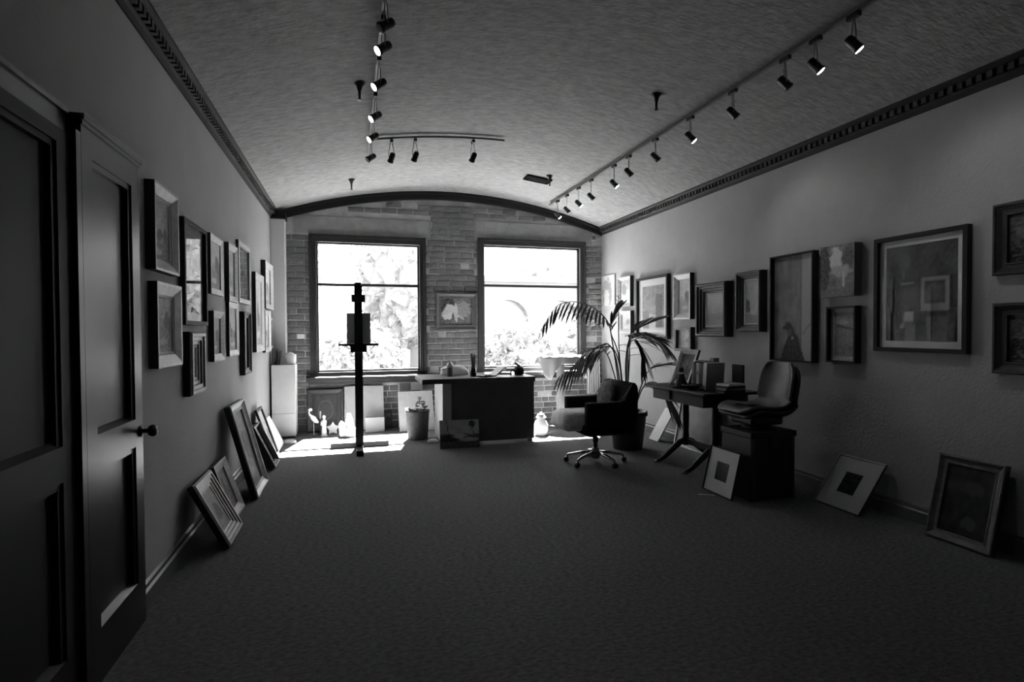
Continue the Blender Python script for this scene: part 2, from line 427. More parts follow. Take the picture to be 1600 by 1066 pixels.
def picture(name, label, cat, W_, H_, t, sty, w, fm, f, loc, rz, rx=0, group=None, matw=0, matm=None, glass=False, liner=0, linm=None, am=None, nx=40):
    o = thing(name, label, cat, loc, rz, group, rx)
    if sty == 'none':
        MB().box(-W_/2, W_/2, -t, 0, 0, H_).build('stretched_canvas', fm, o)
        me = print_plane(W_-.002, H_-.002, -t-.0015, f, nx); me.materials.append(am or oil_m); q = link('painting', me, o, (0,0,.001)); return o
    fr = frame_mesh(W_, H_, STY[sty](w, t), True).build('frame', fm, o); fr.data.materials.append(side_shade)
    MB().box(-W_/2+w*.5, W_/2-w*.5, -.0014, -.0002, w*.5, H_-w*.5).build('backing_board', backing, o)
    iw = w; y = t*.32
    if liner:
        frame_mesh(W_-2*w+.004, H_-2*w+.004, [(0,0),(0,y+.004),(liner*.7,y+.004),(liner,y-.002),(liner,0)]).build('liner', linm or linen, o, loc=(0,0,w-.002)); iw += liner-.003
    if matw:
        frame_mesh(W_-2*w+.004, H_-2*w+.004, [(0,0),(0,y),(matw,y),(matw+.003,y-.003),(matw+.003,0)]).build('mat_board', matm or matboard, o, loc=(0,0,w-.002)); iw += matw-.003
    me = print_plane(W_-2*iw, H_-2*iw, -(y-.003), f, nx); me.materials.append(am or (print_m if matw else oil_m)); link('painting', me, o, (0,0,iw))
    if glass: MB().box(-W_/2+w-.003, W_/2-w+.003, -(y+.006), -(y+.0045), w-.003, H_-w+.003).build('glazing', picglass, o)
    return o
RL, RR = PI/2, -PI/2
GL = 'pictures hung on the left wall'; GR = 'pictures hung on the right wall'
def left(label, y0, y1, z0, z1, t, sty, w, fm, f, **k):
    k.setdefault('rx', 0); return picture('framed_picture', label, 'picture', y1-y0, z1-z0, t, sty, w, fm, f, (XL, (y0+y1)/2, z0), RL, group=GL, **k)
def right(label, y0, y1, z0, z1, t, sty, w, fm, f, **k):
    return picture('framed_picture', label, 'picture', y1-y0, z1-z0, t, sty, w, fm, f, (XR, (y0+y1)/2, z0), RR, group=GR, **k)
left('thick frame with shade-painted edges nearest the door, upper of its pair', 3.073, 3.46, 1.605, 2.04, .046, 'bevel', .05, goldlight, landscape(1, .25, .1), liner=.02)
left('thick frame with shade-painted edges nearest the door, lower of its pair', 3.097, 3.505, 1.117, 1.55, .043, 'bevel', .06, goldlight, landscape(2, .22, .12), liner=.02)
left('tall glazed picture mirroring the bright window', 3.61, 4.13, 1.34, 1.967, .035, 'flat', .025, blackwood, landscape(3, .2, .08), glass=True, matw=.05, matm=greymat)
left('stepped ornate frame hung lowest, below the glazed picture that mirrors the window', 3.66, 3.985, .915, 1.30, .053, 'step', .10, gold, landscape(4, .25, .15))
left('pale painting right of the window-mirroring picture, upper row', 4.29, 4.69, 1.565, 1.99, .022, 'bevel', .045, goldlight, landscape(5, .42, .2))
left('small framed painting under the pale one, lower row', 4.285, 4.63, 1.087, 1.445, .036, 'bevel', .05, oak, landscape(6, .3, .14))
left('narrow upper-row frame left of the second glazed picture', 4.83, 5.19, 1.54, 2.007, .033, 'bevel', .05, oak, landscape(7, .36, .2))
left('lower-row frame directly beneath the narrow upper-row frame', 4.856, 5.25, 1.10, 1.537, .024, 'bevel', .045, goldlight, landscape(8, .36, .18))
left('second glazed picture, upper row, with pale frame and glass sheen', 5.286, 5.85, 1.552, 2.098, .024, 'flat', .04, oak, landscape(9, .35, .15), glass=True)
left('deep narrow frame hung lowest in the middle of the left wall', 5.39, 5.74, .907, 1.477, .046, 'scoop', .055, walnut, landscape(10, .3, .15))
left('tall narrow pale frame hung alone before the last pair', 6.07, 6.63, 1.087, 1.90, .037, 'bevel', .06, oak, landscape(11, .42, .25), liner=.02)
left('upper frame of the far pair beside the corner pilaster', 6.66, 7.30, 1.558, 2.09, .05, 'bevel', .06, oak, landscape(12, .45, .25))
left('lower frame of the far pair beside the corner pilaster', 6.70, 7.16, 1.06, 1.533, .035, 'bevel', .05, goldlight, landscape(13, .4, .22))
left('smallest farthest frame, tucked beside the corner pilaster', 7.19, 7.42, 1.09, 1.46, .022, 'flat', .03, oak, landscape(14, .4, .2))

right('unframed farthest canvas, leafy arch, next to the brick wall', 7.18, 7.60, 1.65, 2.09, .02, 'none', 0, canvas_side, art([('bg',.4,.5),('noise',5,.1),('ell',.4,.35,.4,.55,.2),('ell',.4,.2,.2,.35,.45)], 31))
right('pale-framed painting behind the top palm fronds, with white foreground', 6.665, 7.04, 1.613, 2.02, .052, 'bevel', .045, oak, art([('bg',.7,.3),('noise',6,.1),('ell',.5,.15,.5,.14,.75),('ell',.3,.6,.25,.25,.2)], 32))
right('small pale frame below it, half hidden by palm fronds', 6.65, 7.005, 1.25, 1.552, .055, 'bevel', .045, oak, landscape(33, .4, .3))
right('black-framed street view in a wide white mat', 5.77, 6.515, 1.18, 1.957, .05, 'flat', .028, blackwood, art([('bg',.3,.24),('noise',7,.08),('rect',.62,.0,.9,.8,.15),('rect',.05,.0,.32,.45,.2),('rect',.32,.0,.6,.35,.42),('noise',25,.1),('below',.06,.02,.5,3)], 34), matw=.085, am=print_m, glass=False)
right('small pale picture right of the white-matted street view', 5.30, 5.635, 1.41, 1.923, .055, 'bevel', .06, goldlight, landscape(35, .38, .22), liner=.015)
right('small plain frame under it, partly behind the tilted table picture', 5.285, 5.60, 1.05, 1.322, .06, 'flat', .03, walnut, landscape(36, .42, .3), liner=.035)
right('deep stepped dark frame, left of two over the trestle table', 4.65, 5.145, 1.22, 1.775, .10, 'step', .10, walnut, art([('bg',.3,.36),('noise',4,.06),('below',.4,.06,.26,3),('noise',18,.06)], 37), liner=.02)
right('deep stepped dark frame, right of two, with misty landscape', 4.186, 4.525, 1.272, 1.836, .083, 'step', .07, walnut, art([('bg',.36,.34),('noise',5,.08),('ell',.15,.4,.2,.18,.1),('below',.2,.05,.22,3),('noise',16,.05)], 38), liner=.02)
right('tall thin-framed painting of a dark-dressed figure in a hat', 3.614, 4.09, 1.02, 1.932, .06, 'flat', .012, blackwood,
      art([('bg',.16,.13),('noise',8,.06),('rect',.64,0,1,1,.27),('rect',.64,0,.68,1,.13),('line',.72,.25,1.0,.42,.012,.18),('tri',.46,0,.30,.30,.03),('ell',.48,.18,.15,.07,.03,.2),('ell',.38,.265,.06,.04,.07,.2),('ell',.35,.31,.15,.018,.03,.1),('ell',.36,.335,.085,.03,.03,.1),('ell',.46,.21,.03,.015,.24,.3),('noise',30,.03)], 39))
right('unframed canvas of a sunlit garden, picked out by a spotlight', 3.218, 3.525, 1.542, 1.936, .07, 'none', 0, mat('canvas_edge_grey', .2, .9),
      art([('bg',.16,.2),('noise',6,.1),('ell',.12,.6,.2,.5,.07),('ell',.5,.72,.2,.22,.5),('ell',.82,.72,.18,.22,.1),('ell',.62,.48,.3,.12,.34),('line',.7,.2,.7,.45,.03,.45),('below',.16,.06,.15,4),('noise',20,.08)], 40))
right('small dark frame with pale liner under the spotlit garden canvas', 3.219, 3.48, 1.038, 1.468, .06, 'flat', .014, blackwood, art([('bg',.16,.24),('noise',6,.06),('line',.1,.7,.95,.62,.03,.1),('ell',.4,.78,.3,.06,.34),('noise',16,.08)], 41), liner=.035)
right('large black frame with pale mat around a dark studio scene', 2.46, 3.085, 1.138, 1.93, .043, 'flat', .028, blackwood,
      art([('bg',.02,.045),('noise',5,.03),('rect',.22,.14,.42,.62,.2),('rect',.25,.32,.40,.60,.03),('rect',.52,.32,.88,.66,.2),('rect',.56,.38,.84,.62,.05),('ell',.68,.5,.1,.1,.1),('line',.26,.66,.28,.9,.02,.12),('ell',.28,.8,.08,.1,.08),('rect',.25,.22,.42,.32,.4),('rect',.58,0,.85,.25,.06),('rect',.28,0,.44,.2,.09),('ell',.2,.35,.08,.25,.012),('noise',22,.03)], 42), matw=.045, matm=mat('pale_mat', .45, .9), glass=True)
right('dark frame cut by the right edge of the photo, upper one', 1.93, 2.325, 1.60, 2.01, .05, 'scoop', .07, walnut, landscape(43, .1, .03))
right('dark frame cut by the right edge of the photo, lower one', 1.92, 2.32, 1.035, 1.44, .05, 'scoop', .07, walnut, landscape(44, .1, .03))

# pictures leaning on the floor
def lean_left(label, yc, W_, H_, xb, t, sty, w, fm, f, **k):
    a = math.asin(min(.8, (xb-XL-.025)/H_)); return picture('framed_picture', label, 'picture', W_, H_, t, sty, w, fm, f, (xb, yc, 0.001), RL, -a, 'pictures leaning along the left wall', **k)
def lean_right(label, yc, W_, H_, xb, t, sty, w, fm, f, **k):
    a = math.asin(min(.8, (XR-.025-xb)/H_)); return picture('framed_picture', label, 'picture', W_, H_, t, sty, w, fm, f, (xb, yc, 0.001), RR, -a, 'pictures leaning along the right wall', **k)
lean_left('nearest leaning frame on the carpet, stepped pale gilt', 3.80, .40, .43, -.735, .045, 'step', .085, goldlight, landscape(51, .28, .2))
lean_left('smaller pale frame leaning just behind the nearest one', 4.28, .35, .40, -.80, .035, 'bevel', .06, oak, landscape(52, .22, .14))
lean_left('tall frame with shade-painted edges leaning, largest on the left floor', 4.86, .54, .745, -.74, .05, 'scoop', .075, goldlight, landscape(53, .22, .13))
lean_left('small deep box frame leaning beyond the tall one', 5.73, .33, .43, -.745, .06, 'bevel', .035, walnut, art([('bg',.1,.3),('noise',8,.15),('noise',20,.1)], 54))
lean_left('thin frame leaning behind the small box frame', 6.12, .34, .54, -.76, .02, 'flat', .03, walnut, landscape(55, .4, .3))
lean_left('white canvas leaning, farthest along the left wall', 6.60, .5, .36, -.775, .02, 'none', 0, card, art([('bg',.6,.66),('noise',8,.06)], 56))
lean_right('white-matted small print leaning on the right wall', 3.17, .385, .415, 3.355, .018, 'flat', .008, oak, art([('bg',.015,.03),('noise',8,.03)], 57), matw=.115, matm=mat('cream_mat', .40, .9), am=print_m, nx=16)
lean_right('dark picture in a rounded frame leaning, nearest on the right', 2.41, .375, .52, 3.48, .04, 'scoop', .055, mat('worn_dark_gilt', .10, .5, var=.4, vs=18), art([('bg',.02,.03),('noise',6,.03),('ell',.6,.7,.2,.1,.05),('ell',.6,.2,.15,.1,.06)], 58))
lean_right('large pale print leaning behind the trestle table', 5.12, .70, .60, 3.50, .025, 'flat', .02, silver, art([('bg',.24,.3),('noise',5,.05),('rect',0,.45,1,.46,.1)], 59), matw=.07, matm=greymat, am=print_m)
lean_right('narrow white board leaning beside the palm pot', 5.72, .20, .42, 3.38, .015, 'none', 0, card, art([('bg',.6,.6),('noise',8,.04)], 60))

# painting on the brick pier
picture('framed_picture', 'flower painting in a grey frame on the brick pier', 'picture', .58, .515, .035, 'scoop', .075, mat('grey_frame', .09, .5, var=.2, vs=15),
        art([('bg',.12,.13),('noise',6,.03),('ell',.22,.62,.28,.45,.06),('ell',.2,.38,.17,.2,.55),('ell',.3,.62,.17,.15,.5),('ell',.16,.5,.1,.1,.45),('ell',.72,.58,.27,.32,.24),('ell',.48,.5,.07,.3,.5),('line',.48,.45,.5,.12,.03,.45),('line',.5,.4,.72,.22,.03,.42),('noise',16,.1)], 61), (1.41, YB-.014, 1.302), 0, nx=56)

exec_after = []
# ------------------------------------------------------------------ track lighting
def rail(label, pts):
    b = MB()
    for p, q in zip(pts, pts[1:]):
        b.bar(p, q, .03, .018)
    o = b.build('track_rail', mat('track_grey', .10, .4)); return tag(o, label, 'track rail', 'ceiling track rails')
XT1, XT2 = .19, 2.66
zt1, zt2 = vz(XT1)-.035, vz(XT2)-.035
rail('left ceiling track running the length of the vault', [(XT1, .6, zt1), (XT1, 5.82, zt1)])
rail('cross ceiling track branching from the left one', [(XT1+.03+1.25*i/12, 5.33-.02*i/12, vz(XT1+.03+1.25*i/12)-.030) for i in range(13)])
rail('right ceiling track running the length of the vault', [(XT2, .6, zt2), (XT2, 7.25, zt2)])
def spot(label, x, y, zt, aim, lit=0, drop=.13):
    o = thing('track_spotlight', label, 'spotlight', (x, y, zt-.0095), 0, 'track spotlights')
    MB().box(-.014, .014, -.04, .04, -.028, 0, .004).build('adapter', metal_dark, o)
    d = Vector(aim).normalized(); c = Vector((0, 0, -.035-drop))
    side = d.cross(Vector((0,0,1))).normalized()
    b = MB()
    for s in (-1, 1): b.tube([Vector((0,0,-.03))+side*s*.010, c+side*s*.030+Vector((0,0,.05)), c+side*s*.030], .003, 6)
    b.build('yoke', metal_grey, o)
    q = d.to_track_quat('Z', 'Y').to_matrix().to_4x4(); M = Matrix.Translation(c) @ q
    MB().lathe([(.013,-.052),(.022,-.046),(.026,-.028),(.026,.024),(.030,.030),(.030,.042),(.025,.044)], 16).xf(M).build('housing', metal_dark, o, True)
    MB().lathe([(.020,.038),(.0245,.0455),(.020,.048),(.007,.050)], 16).xf(M).build('lens', lamp_on if lit else lamp_off, o, True)
    if lit:
        l = bpy.data.lights.new('bulb', 'SPOT'); l.energy = lit; l.spot_size = 1.5; l.spot_blend = .8; l.shadow_soft_size = .03
        lo = bpy.data.objects.new('bulb', l); COL.objects.link(lo); lo.parent = o
        lo.location = c+d*.06; lo.rotation_euler = d.to_track_quat('-Z', 'Y').to_euler()
    return o
AL = (-.78, -.22, -.6); AR = (.62, -.25, -.72)
for y, lit, lab in ((2.98, 0, 'unlit left-track spotlight nearest the camera'), (3.22, 1.5, 'lit left-track spotlight, largest glowing lens'), (3.70, 1.5, 'second lit spotlight along the left track'),
                    (4.26, 1.5, 'third lit spotlight along the left track'), (4.72, 1.5, 'fourth lit spotlight along the left track, slim glow'), (5.28, 0, 'spotlight hanging at the junction with the cross track')):
    spot(lab, XT1, y, zt1, AL, lit)
for x, lab in ((.38, 'first spotlight on the cross track'), (.60, 'second spotlight on the cross track'), (1.16, 'third spotlight, near the cross track end')):
    spot(lab, x, 5.325, vz(x)-.0385, (-.25, .6, -.7), 0)
for y, lit, lab in ((2.42, 6, 'lit right-track spotlight nearest the camera'), (2.68, 6, 'second lit spotlight on the right track'), (2.92, 0, 'dim spotlight just beyond the two lit right-track ones'), (3.42, 0, 'dark spotlight on the right track, fourth from camera'),
                    (3.94, 10, 'right-track spotlight with a small bright glint, fifth from camera'), (4.48, 0, 'dark drum spotlight on the right track, sixth from camera'), (4.98, 0, 'dark spotlight on the right track, seventh from camera'),
                    (5.30, 1.5, 'long-stemmed right-track spotlight with glint, eighth from camera'), (5.88, 0, 'long-stemmed spotlight on the right track, ninth from camera'), (6.24, 1.5, 'glinting right-track spotlight, third from the brick wall'),
                    (6.62, 0, 'dark right-track spotlight, second from the brick wall'), (6.95, 1.5, 'last right-track spotlight, nearest the brick wall')):
    spot(lab, XT2, y, zt2, AR if y > 2.95 else (.60, -.30, -.75), lit, .13 if y < 5.2 else .16)
# sprinklers
for x, y, lab in ((.075, 4.15, 'dark sprinkler head left of the left track, nearer one'), (.02, 6.75, 'small sprinkler head near the arch, left side'),
                  (2.30, 3.86, 'dark sprinkler head left of the right track, nearer one'), (2.28, 6.22, 'sprinkler head below the ceiling vent, right side')):
    o = thing('fire_sprinkler', lab, 'sprinkler', (x, y, vz(x)+.002), 0, 'ceiling sprinkler heads')
    MB().lathe([(.042,0),(.038,-.01),(.022,-.026),(.016,-.055)][::-1], 16).build('escutcheon', metal_dark, o, True)
    MB().tube([(0,0,-.055),(0,0,-.12)], [.012,.008], 8).build('nozzle', metal_dark, o)
    b = MB().lathe([(.006,-.128),(.018,-.126),(.018,-.122),(.006,-.118)], 12); b.build('deflector', metal_dark, o)
# ceiling vent
vent_m = mat('vent_black', .006, .9, spec=.05)
o = thing('ceiling_vent', 'dark rectangular vent on the vault near the right track', 'vent', (2.20, 6.42, vz(2.20)-.004), 0)
o.rotation_euler = (0, math.atan(2*RISE*(2.2-XC)/HW**2), 0)
b = MB(); b.box(-.16,.16,-.09,-.075,-.02,0); b.box(-.16,.16,.075,.09,-.02,0); b.box(-.16,-.145,-.075,.075,-.02,0); b.box(.145,.16,-.075,.075,-.02,0); b.build('frame', vent_m, o)
for k in range(6): MB().bar((-.145, -.06+k*.024, -.010), (.145, -.06+k*.024, -.010), .018, .003, (0,.5,1)).build('slat', vent_m, o)

# ------------------------------------------------------------------ easel
o = thing('studio_easel', 'tall dark wooden studio easel before the left window', 'easel', (.075, 6.22, 0))
b = MB().box(-.042, .042, -.02, .02, .055, 1.79, .004); b.box(-.032, .032, -.018, .018, 1.79, 1.825, .012); b.build('mast', blackwood, o)
MB().box(-.036, .036, -.30, .40, .0, .055, .004).build('foot_beam', blackwood, o)
MB().box(-.31, .32, .145, .205, .0, .062, .004).build('cross_foot', darkwood, o)
MB().bar((0,.33,.05), (0,.03,.75), .04, .03).build('brace', blackwood, o)
MB().box(-.21, .21, .02, .075, 1.135, 1.16, .003).build('tray', blackwood, o)
MB().box(-.085, .085, -.07, .03, 1.07, 1.135, .004).build('tray_bracket', blackwood, o)
MB().box(-.072, .072, -.05, .03, 1.61, 1.69, .004).build('top_clamp', blackwood, o)
b = MB()
for s in (-.06, .05, .11): b.bar((s,-.04,1.08), (s*1.5,-.05,1.14), .008)
b.build('clamp_screw', blackwood, o)
p = picture('canvas', 'small canvas panel resting on the easel tray, against the light', 'canvas', .25, .33, .018, 'none', 0, mat('grey_canvas', .32, .9), art([('bg',.25,.28),('noise',7,.03)], 62), (.078, 6.243, 1.161), PI)

# ------------------------------------------------------------------ desk
DX0, DX1, DY0, DY1, DZ = .74, 2.05, 6.10, 6.80, .76
o = thing('desk', 'large dark desk in front of the right window and pier', 'desk', (1.4, 6.45, 0))
def L(x, y): return x-1.4, y-6.45
def lbox(b, x0, x1, y0, y1, z0, z1, bev=0): return b.box(x0-1.4, x1-1.4, y0-6.45, y1-6.45, z0, z1, bev)
lbox(MB(), DX0, DX1, DY0-.005, DY1, DZ-.055, DZ, .004).build('desk_top', desk_m, o)
lbox(MB(), 1.07, 2.035, DY0+.01, DY0+.035, .04, DZ-.055).build('front_panel', desk_m, o)
lbox(MB(), 2.0, 2.035, DY0+.035, DY1-.02, .04, DZ-.055).build('side_panel', desk_m, o)
lbox(MB(), 1.45, 1.475, DY0+.035, DY1-.02, .04, DZ-.055).build('side_panel', desk_m, o)
b = MB()
for x in (1.11, 1.98): lbox(b, x, x+.05, DY0+.05, DY0+.10, 0, .04); 
b.build('foot', blackwood, o)
ped = lbox(MB(), .97, 1.07, DY0+.03, DY1-.05, .03, DZ-.055).build('pedestal', mat('pale_laminate', .42, .6), o)
lbox(MB(), 1.075, 1.10, DY0+.035, DY1-.02, 0, DZ-.055).build('side_panel', desk_m, o)
lbox(MB(), .975, 1.065, DY0+.1, DY0+.5, 0, .03).build('foot', blackwood, o)
a = math.asin(.07/.31)
picture('framed_picture', 'dark landscape canvas with palm leaning against the desk front', 'picture', .437, .31, .015, 'none', 0, mat('dark_canvas_edge', .04, .9),
        art([('bg',.1,.4),('rect',0,.45,1,1,.34),('noise',5,.06),('below',.5,.12,.08,4),('ell',.25,.35,.25,.14,.03),('ell',.5,.42,.18,.09,.4),('ell',.75,.3,.25,.07,.36),('line',.85,.35,.83,.75,.012,.05),('ell',.82,.85,.09,.12,.04),('line',.17,1,.22,.5,.012,.04),('noise',16,.06)], 63), (1.137, 5.995, .001), -.05, -a)

# things on the desk
def bottle(label, loc, prof, m, capm=None, cap=None, cat='bottle', name='bottle', parts=()):
    o = thing(name, label, cat, loc)
    MB().lathe(prof, 18).build('body', m, o, True)
    if cap: MB().lathe(cap, 14).build('cap', capm, o, True)
    return o
bottle('small bottle with pale shoulders standing on the left of the desk', (1.105, 6.42, DZ), [(.034,0),(.038,.005),(.038,.10),(.036,.105)], bk_mid, mat('pale_glass', .55, .15), [(.036,.105),(.038,.13),(.03,.155),(.012,.165),(.012,.185),(.010,.19)])
b = MB(); 
for i in range(13):
    pass
def mound(w, d, h, n, seed, rough=.25):
    b = MB(); rings = []
    for j in range(7):
        t = j/6; rr = []
        for k in range(n):
            a = 2*PI*k/n; s = math.cos(t*PI/2)**.6; q = 1+rough*noise.noise(Vector((math.cos(a)*2+seed, math.sin(a)*2, t*3)))
            rr.append(b.bm.verts.new((w/2*s*q*math.cos(a), d/2*s*q*math.sin(a), h*math.sin(t*PI/2)*(1+rough*.7*noise.noise(Vector((seed, a, t*2)))) if j else 0)))
        rings.append(rr)
    for p, q in zip(rings, rings[1:]):
        for k in range(n): b.bm.faces.new((p[k], p[(k+1)%n], q[(k+1)%n], q[k]))
    b.bm.faces.new(rings[0][::-1]); b.bm.faces.new(rings[-1]); return b
tag(mound(.36, .22, .12, 22, 3).build('crumpled_paper', cloth_white, None, True, (1.19, 6.62, DZ)), 'heap of crumpled white paper behind the bottle on the desk', 'paper')
o = thing('pencil_jar', 'tall jar of brushes and pencils on the desk', 'jar', (1.36, 6.32, DZ))
MB().lathe([(.03,0),(.036,.004),(.036,.10),(.032,.10),(.030,.012)], 16).build('jar', mat('dark_glass', .02, .15), o, True)
r = random.Random(5)
for k in range(12):
    a = r.uniform(0, 6.28); q = r.uniform(.01,.024)
    MB().tube([(math.cos(a)*q*.5, math.sin(a)*q*.5, .012), (math.cos(a)*(q+.015), math.sin(a)*(q+.01), r.uniform(.21,.28))], .006, 6).build('brush', r.choice((bk_dark, bk_dark, walnut, bk_mid)), o)
o = thing('open_book', 'open book with curling pages lying on the desk', 'book', (1.575, 6.30, DZ), .15)
def leafpage(sgn, lift, th, z0=.004):
    b = MB(); n = 8; pts = []
    for i in range(n+1):
        t = i/n; pts.append((sgn*.15*t, z0+lift*math.sin(t*PI*.6)*(.4+t)))
    b.prism([(x, z+th) for x, z in pts]+[(x, z) for x, z in pts[::-1]], -.10, .10); return b
leafpage(-1, .02, .012).build('pages', paper, o); leafpage(1, .07, .012).build('pages', paper, o)
leafpage(1, .055, .004, .0).build('cover', bk_dark, o); MB().box(-.155, 0, -.105, .105, 0, .004).build('cover', bk_dark, o)
o = thing('round_teapot', 'small dark round teapot on the right of the desk', 'teapot', (1.92, 6.33, DZ))
MB().lathe([(.04,0),(.055,.01),(.066,.045),(.06,.085),(.035,.105),(.012,.112)], 18).build('body', bk_dark, o, True)
MB().lathe([(.03,.106),(.02,.118),(.006,.122)], 12).build('lid', bk_dark, o, True)
MB().tube([(-.01,0,.11),(-.03,0,.135),(-.055,0,.15)], [.012,.011,.008], 8).build('handle', bk_dark, o, True)
MB().tube([(-.05,0,.05),(-.085,0,.07),(-.10,0,.04),(-.10,0,.003)], [.014,.011,.010,.012], 8).build('spout', bk_dark, o, True)
tag(MB().box(-.11,.11,-.08,.08,0,.022,.002).build('paper_pad', paper, None, False, (1.74, 6.55, DZ)), 'pale paper pad lying flat between book and teapot', 'paper pad')

# ------------------------------------------------------------------ far left corner
CB = (-.930, -.66, 7.19, 7.45)
o = thing('cardboard_box', 'tall white box in the far left corner under the pilaster', 'box', (-.795, 7.32, 0))
MB().box(-.135, .135, -.13, .13, .02, .30, .004).build('lower_box', card, o)
MB().box(-.135, .135, -.13, .13, .302, .89, .004).build('upper_box', card, o)
MB().box(-.12, .12, -.115, .115, 0, .02).build('plinth', blackwood, o)
o = thing('ceramic_bowl', 'white ceramic bowl on top of the white box', 'bowl', (-.725, 7.31, .89))
MB().lathe([(.045,0),(.06,.01),(.068,.06),(.072,.12),(.066,.122),(.06,.06),(.045,.02)], 20).build('body', porcelain, o, True)
tag(mound(.11, .11, .05, 14, 9).build('crumpled_cloth', cloth_white, None, True, (-.725, 7.31, .985)), 'white crumpled cloth inside the ceramic bowl', 'cloth')
for k, (x, a) in enumerate(((-.895, .10), (-.862, .16))):
    bo = MB().box(-.011, .011, -.08, .08, 0, .19-.02*k, .002).build('book', bk_dark, None, False, (x, 7.30, .892)); bo.rotation_euler = (0, a, 0)
    tag(bo, ['dark book on the white box, against the wall', 'dark book on the white box, next to the bowl'][k], 'book', 'books on the white box')
# light switch
o = thing('light_switch', 'small white switch plate on the bricks left of the left window', 'switch', (-.625, YB-.012, 1.232))
MB().box(-.045, .045, -.008, 0, -.032, .032, .002).build('plate', whitepaint, o)
for s in (-1, 1): MB().box(s*.02-.006, s*.02+.006, -.016, -.008, -.01, .01).build('toggle', whitepaint, o)

# things on the floor below the left window
def lean_back(name, label, cat, xc, W_, H_, yb, t, sty, w, fm, f, top=YB-.03, rz=0, **k):
    a = math.asin(min(.8, (top-yb)/H_)); return picture(name, label, cat, W_, H_, t, sty, w, fm, f, (xc, yb, .001), rz, -a, 'pictures leaning under the windows', **k)
lean_back('framed_picture', 'dark ornate framed roundel leaning under the left window', 'picture', -.33, .45, .55, 7.50, .05, 'scoop', .085, walnut,
          art([('bg',.04,.05),('noise',5,.02),('ring',.5,.5,.32,.03,.09),('ell',.5,.5,.25,.25,.06)], 64))
lean_back('canvas', 'large blank pale canvas leaning under the left window', 'canvas', .155, .50, .585, 7.45, .02, 'none', 0, canvas_side, art([('bg',.42,.45),('noise',7,.03)], 65))
tag(MB().box(.16, .40, 7.28, 7.36, 0, .19, .006).build('grey_board', mat('grey_carton', .30, .9)), 'low grey carton in front of the pale canvas', 'carton')
lean_back('framed_picture', 'grey panel leaning behind the white portrait sheet', 'picture', .76, .33, .62, 7.53, .015, 'flat', .025, oak, art([('bg',.14,.15),('rect',.55,.82,1,1,.5),('noise',7,.03)], 66), am=print_m)
lean_back('drawing_board', 'white sheet with a dark drawing leaning behind the potted flowers', 'drawing', .81, .455, .55, 7.20, .008, 'none', 0, card,
          art([('bg',.6,.62),('ring',.62,.62,.10,.03,.12),('ell',.68,.68,.09,.07,.10),('ell',.63,.42,.09,.07,.08),('noise',9,.06)], 67), top=7.46)
lean_back('framed_picture', 'tiny dark frame leaning between canvas and grey panel', 'picture', .46, .11, .22, 7.56, .015, 'flat', .02, walnut, landscape(68, .1, .05))
# crane
o = thing('crane_figurine', 'white crane figurine on one thin leg below the left window', 'figurine', (-.455, 7.22, 0))
MB().lathe([(.035,0),(.035,.008),(.006,.012)], 12).build('base', walnut, o)
MB().tube([(0,0,.01),(0,0,.10),(-.004,0,.19)], .004, 6).build('leg', metal_grey, o)
MB().tube([(.055,0,.165),(.035,0,.18),(0,0,.215),(-.025,0,.24),(-.04,0,.26)], [.006,.022,.03,.02,.006], 10).build('body', porcelain, o, True)
b = MB().tube([(-.025,0,.235),(-.05,0,.27),(-.055,0,.30),(-.04,0,.325)], [.012,.008,.007,.009], 8); b.ell((-.036,0,.328), (.02,.013,.012), 2); b.build('neck', porcelain, o, True)
MB().tube([(-.05,0,.326),(-.085,0,.32)], [.006,.001], 6).build('beak', metal_grey, o)
# statuette
o = thing('statuette', 'slim white standing statuette right of the crane', 'statuette', (-.335, 7.20, 0))
MB().lathe([(.035,0),(.035,.012),(.028,.02)], 14).build('base', porcelain, o)
MB().lathe([(.026,.018),(.03,.05),(.024,.11),(.028,.15),(.032,.175),(.025,.195),(.011,.205),(.01,.212),(.017,.222),(.018,.236),(.010,.25)], 14).build('figure', porcelain, o, True)
MB().tube([(-.028,0,.18),(-.035,-.012,.14),(-.01,-.03,.13)], [.010,.008,.006], 6).build('arm', porcelain, o, True)
# dark candlestick and star
o = thing('candlestick', 'dark candlestick with pale candle before the roundel frame', 'candlestick', (-.385, 7.34, 0))
MB().lathe([(.04,0),(.035,.012),(.012,.03),(.018,.10),(.010,.16),(.03,.185),(.03,.195)], 14).build('stem', bk_dark, o, True)
MB().tube([(0,0,.19),(0,0,.29)], .011, 10).build('candle', bk_light, o)
MB().tube([(.0,0,.285),(0,0,.31)], .003, 5).build('wick', bk_dark, o)
b = MB(); poly = []
for k in range(10):
    a = PI/2+k*PI/5; q = .085 if k % 2 == 0 else .048; poly.append((q*math.cos(a), q*math.sin(a)+.07))
b.prism(poly, -.012, .012); st = b.build('star_ornament', porcelain, None, False, (-.235, 7.30, .001)); st.rotation_euler = (-.35, 0, 0)
tag(st, 'white star ornament propped before the roundel frame', 'ornament')
# rock
b = MB().ell((.03,0,.11), (.065,.07,.155), 2, .7, 2); b.ell((-.05,-.02,.08), (.055,.06,.12), 2, .8, 5); b.ell((0,-.03,.05), (.09,.07,.08), 2, .8, 8)
for v in b.bm.verts: v.co.z = max(0, v.co.z)
tag(b.build('quartz_rock', stone_white, None, False, (-.06, 7.10, 0)), 'white jagged rock standing right beside the easel', 'rock')
tag(mound(.16, .11, .045, 16, 5).build('crumpled_cloth', mat('pale_rag', .4, .95), None, True, (-.70, 6.86, 0)), 'pale crumpled rag on the carpet below the white box', 'cloth')
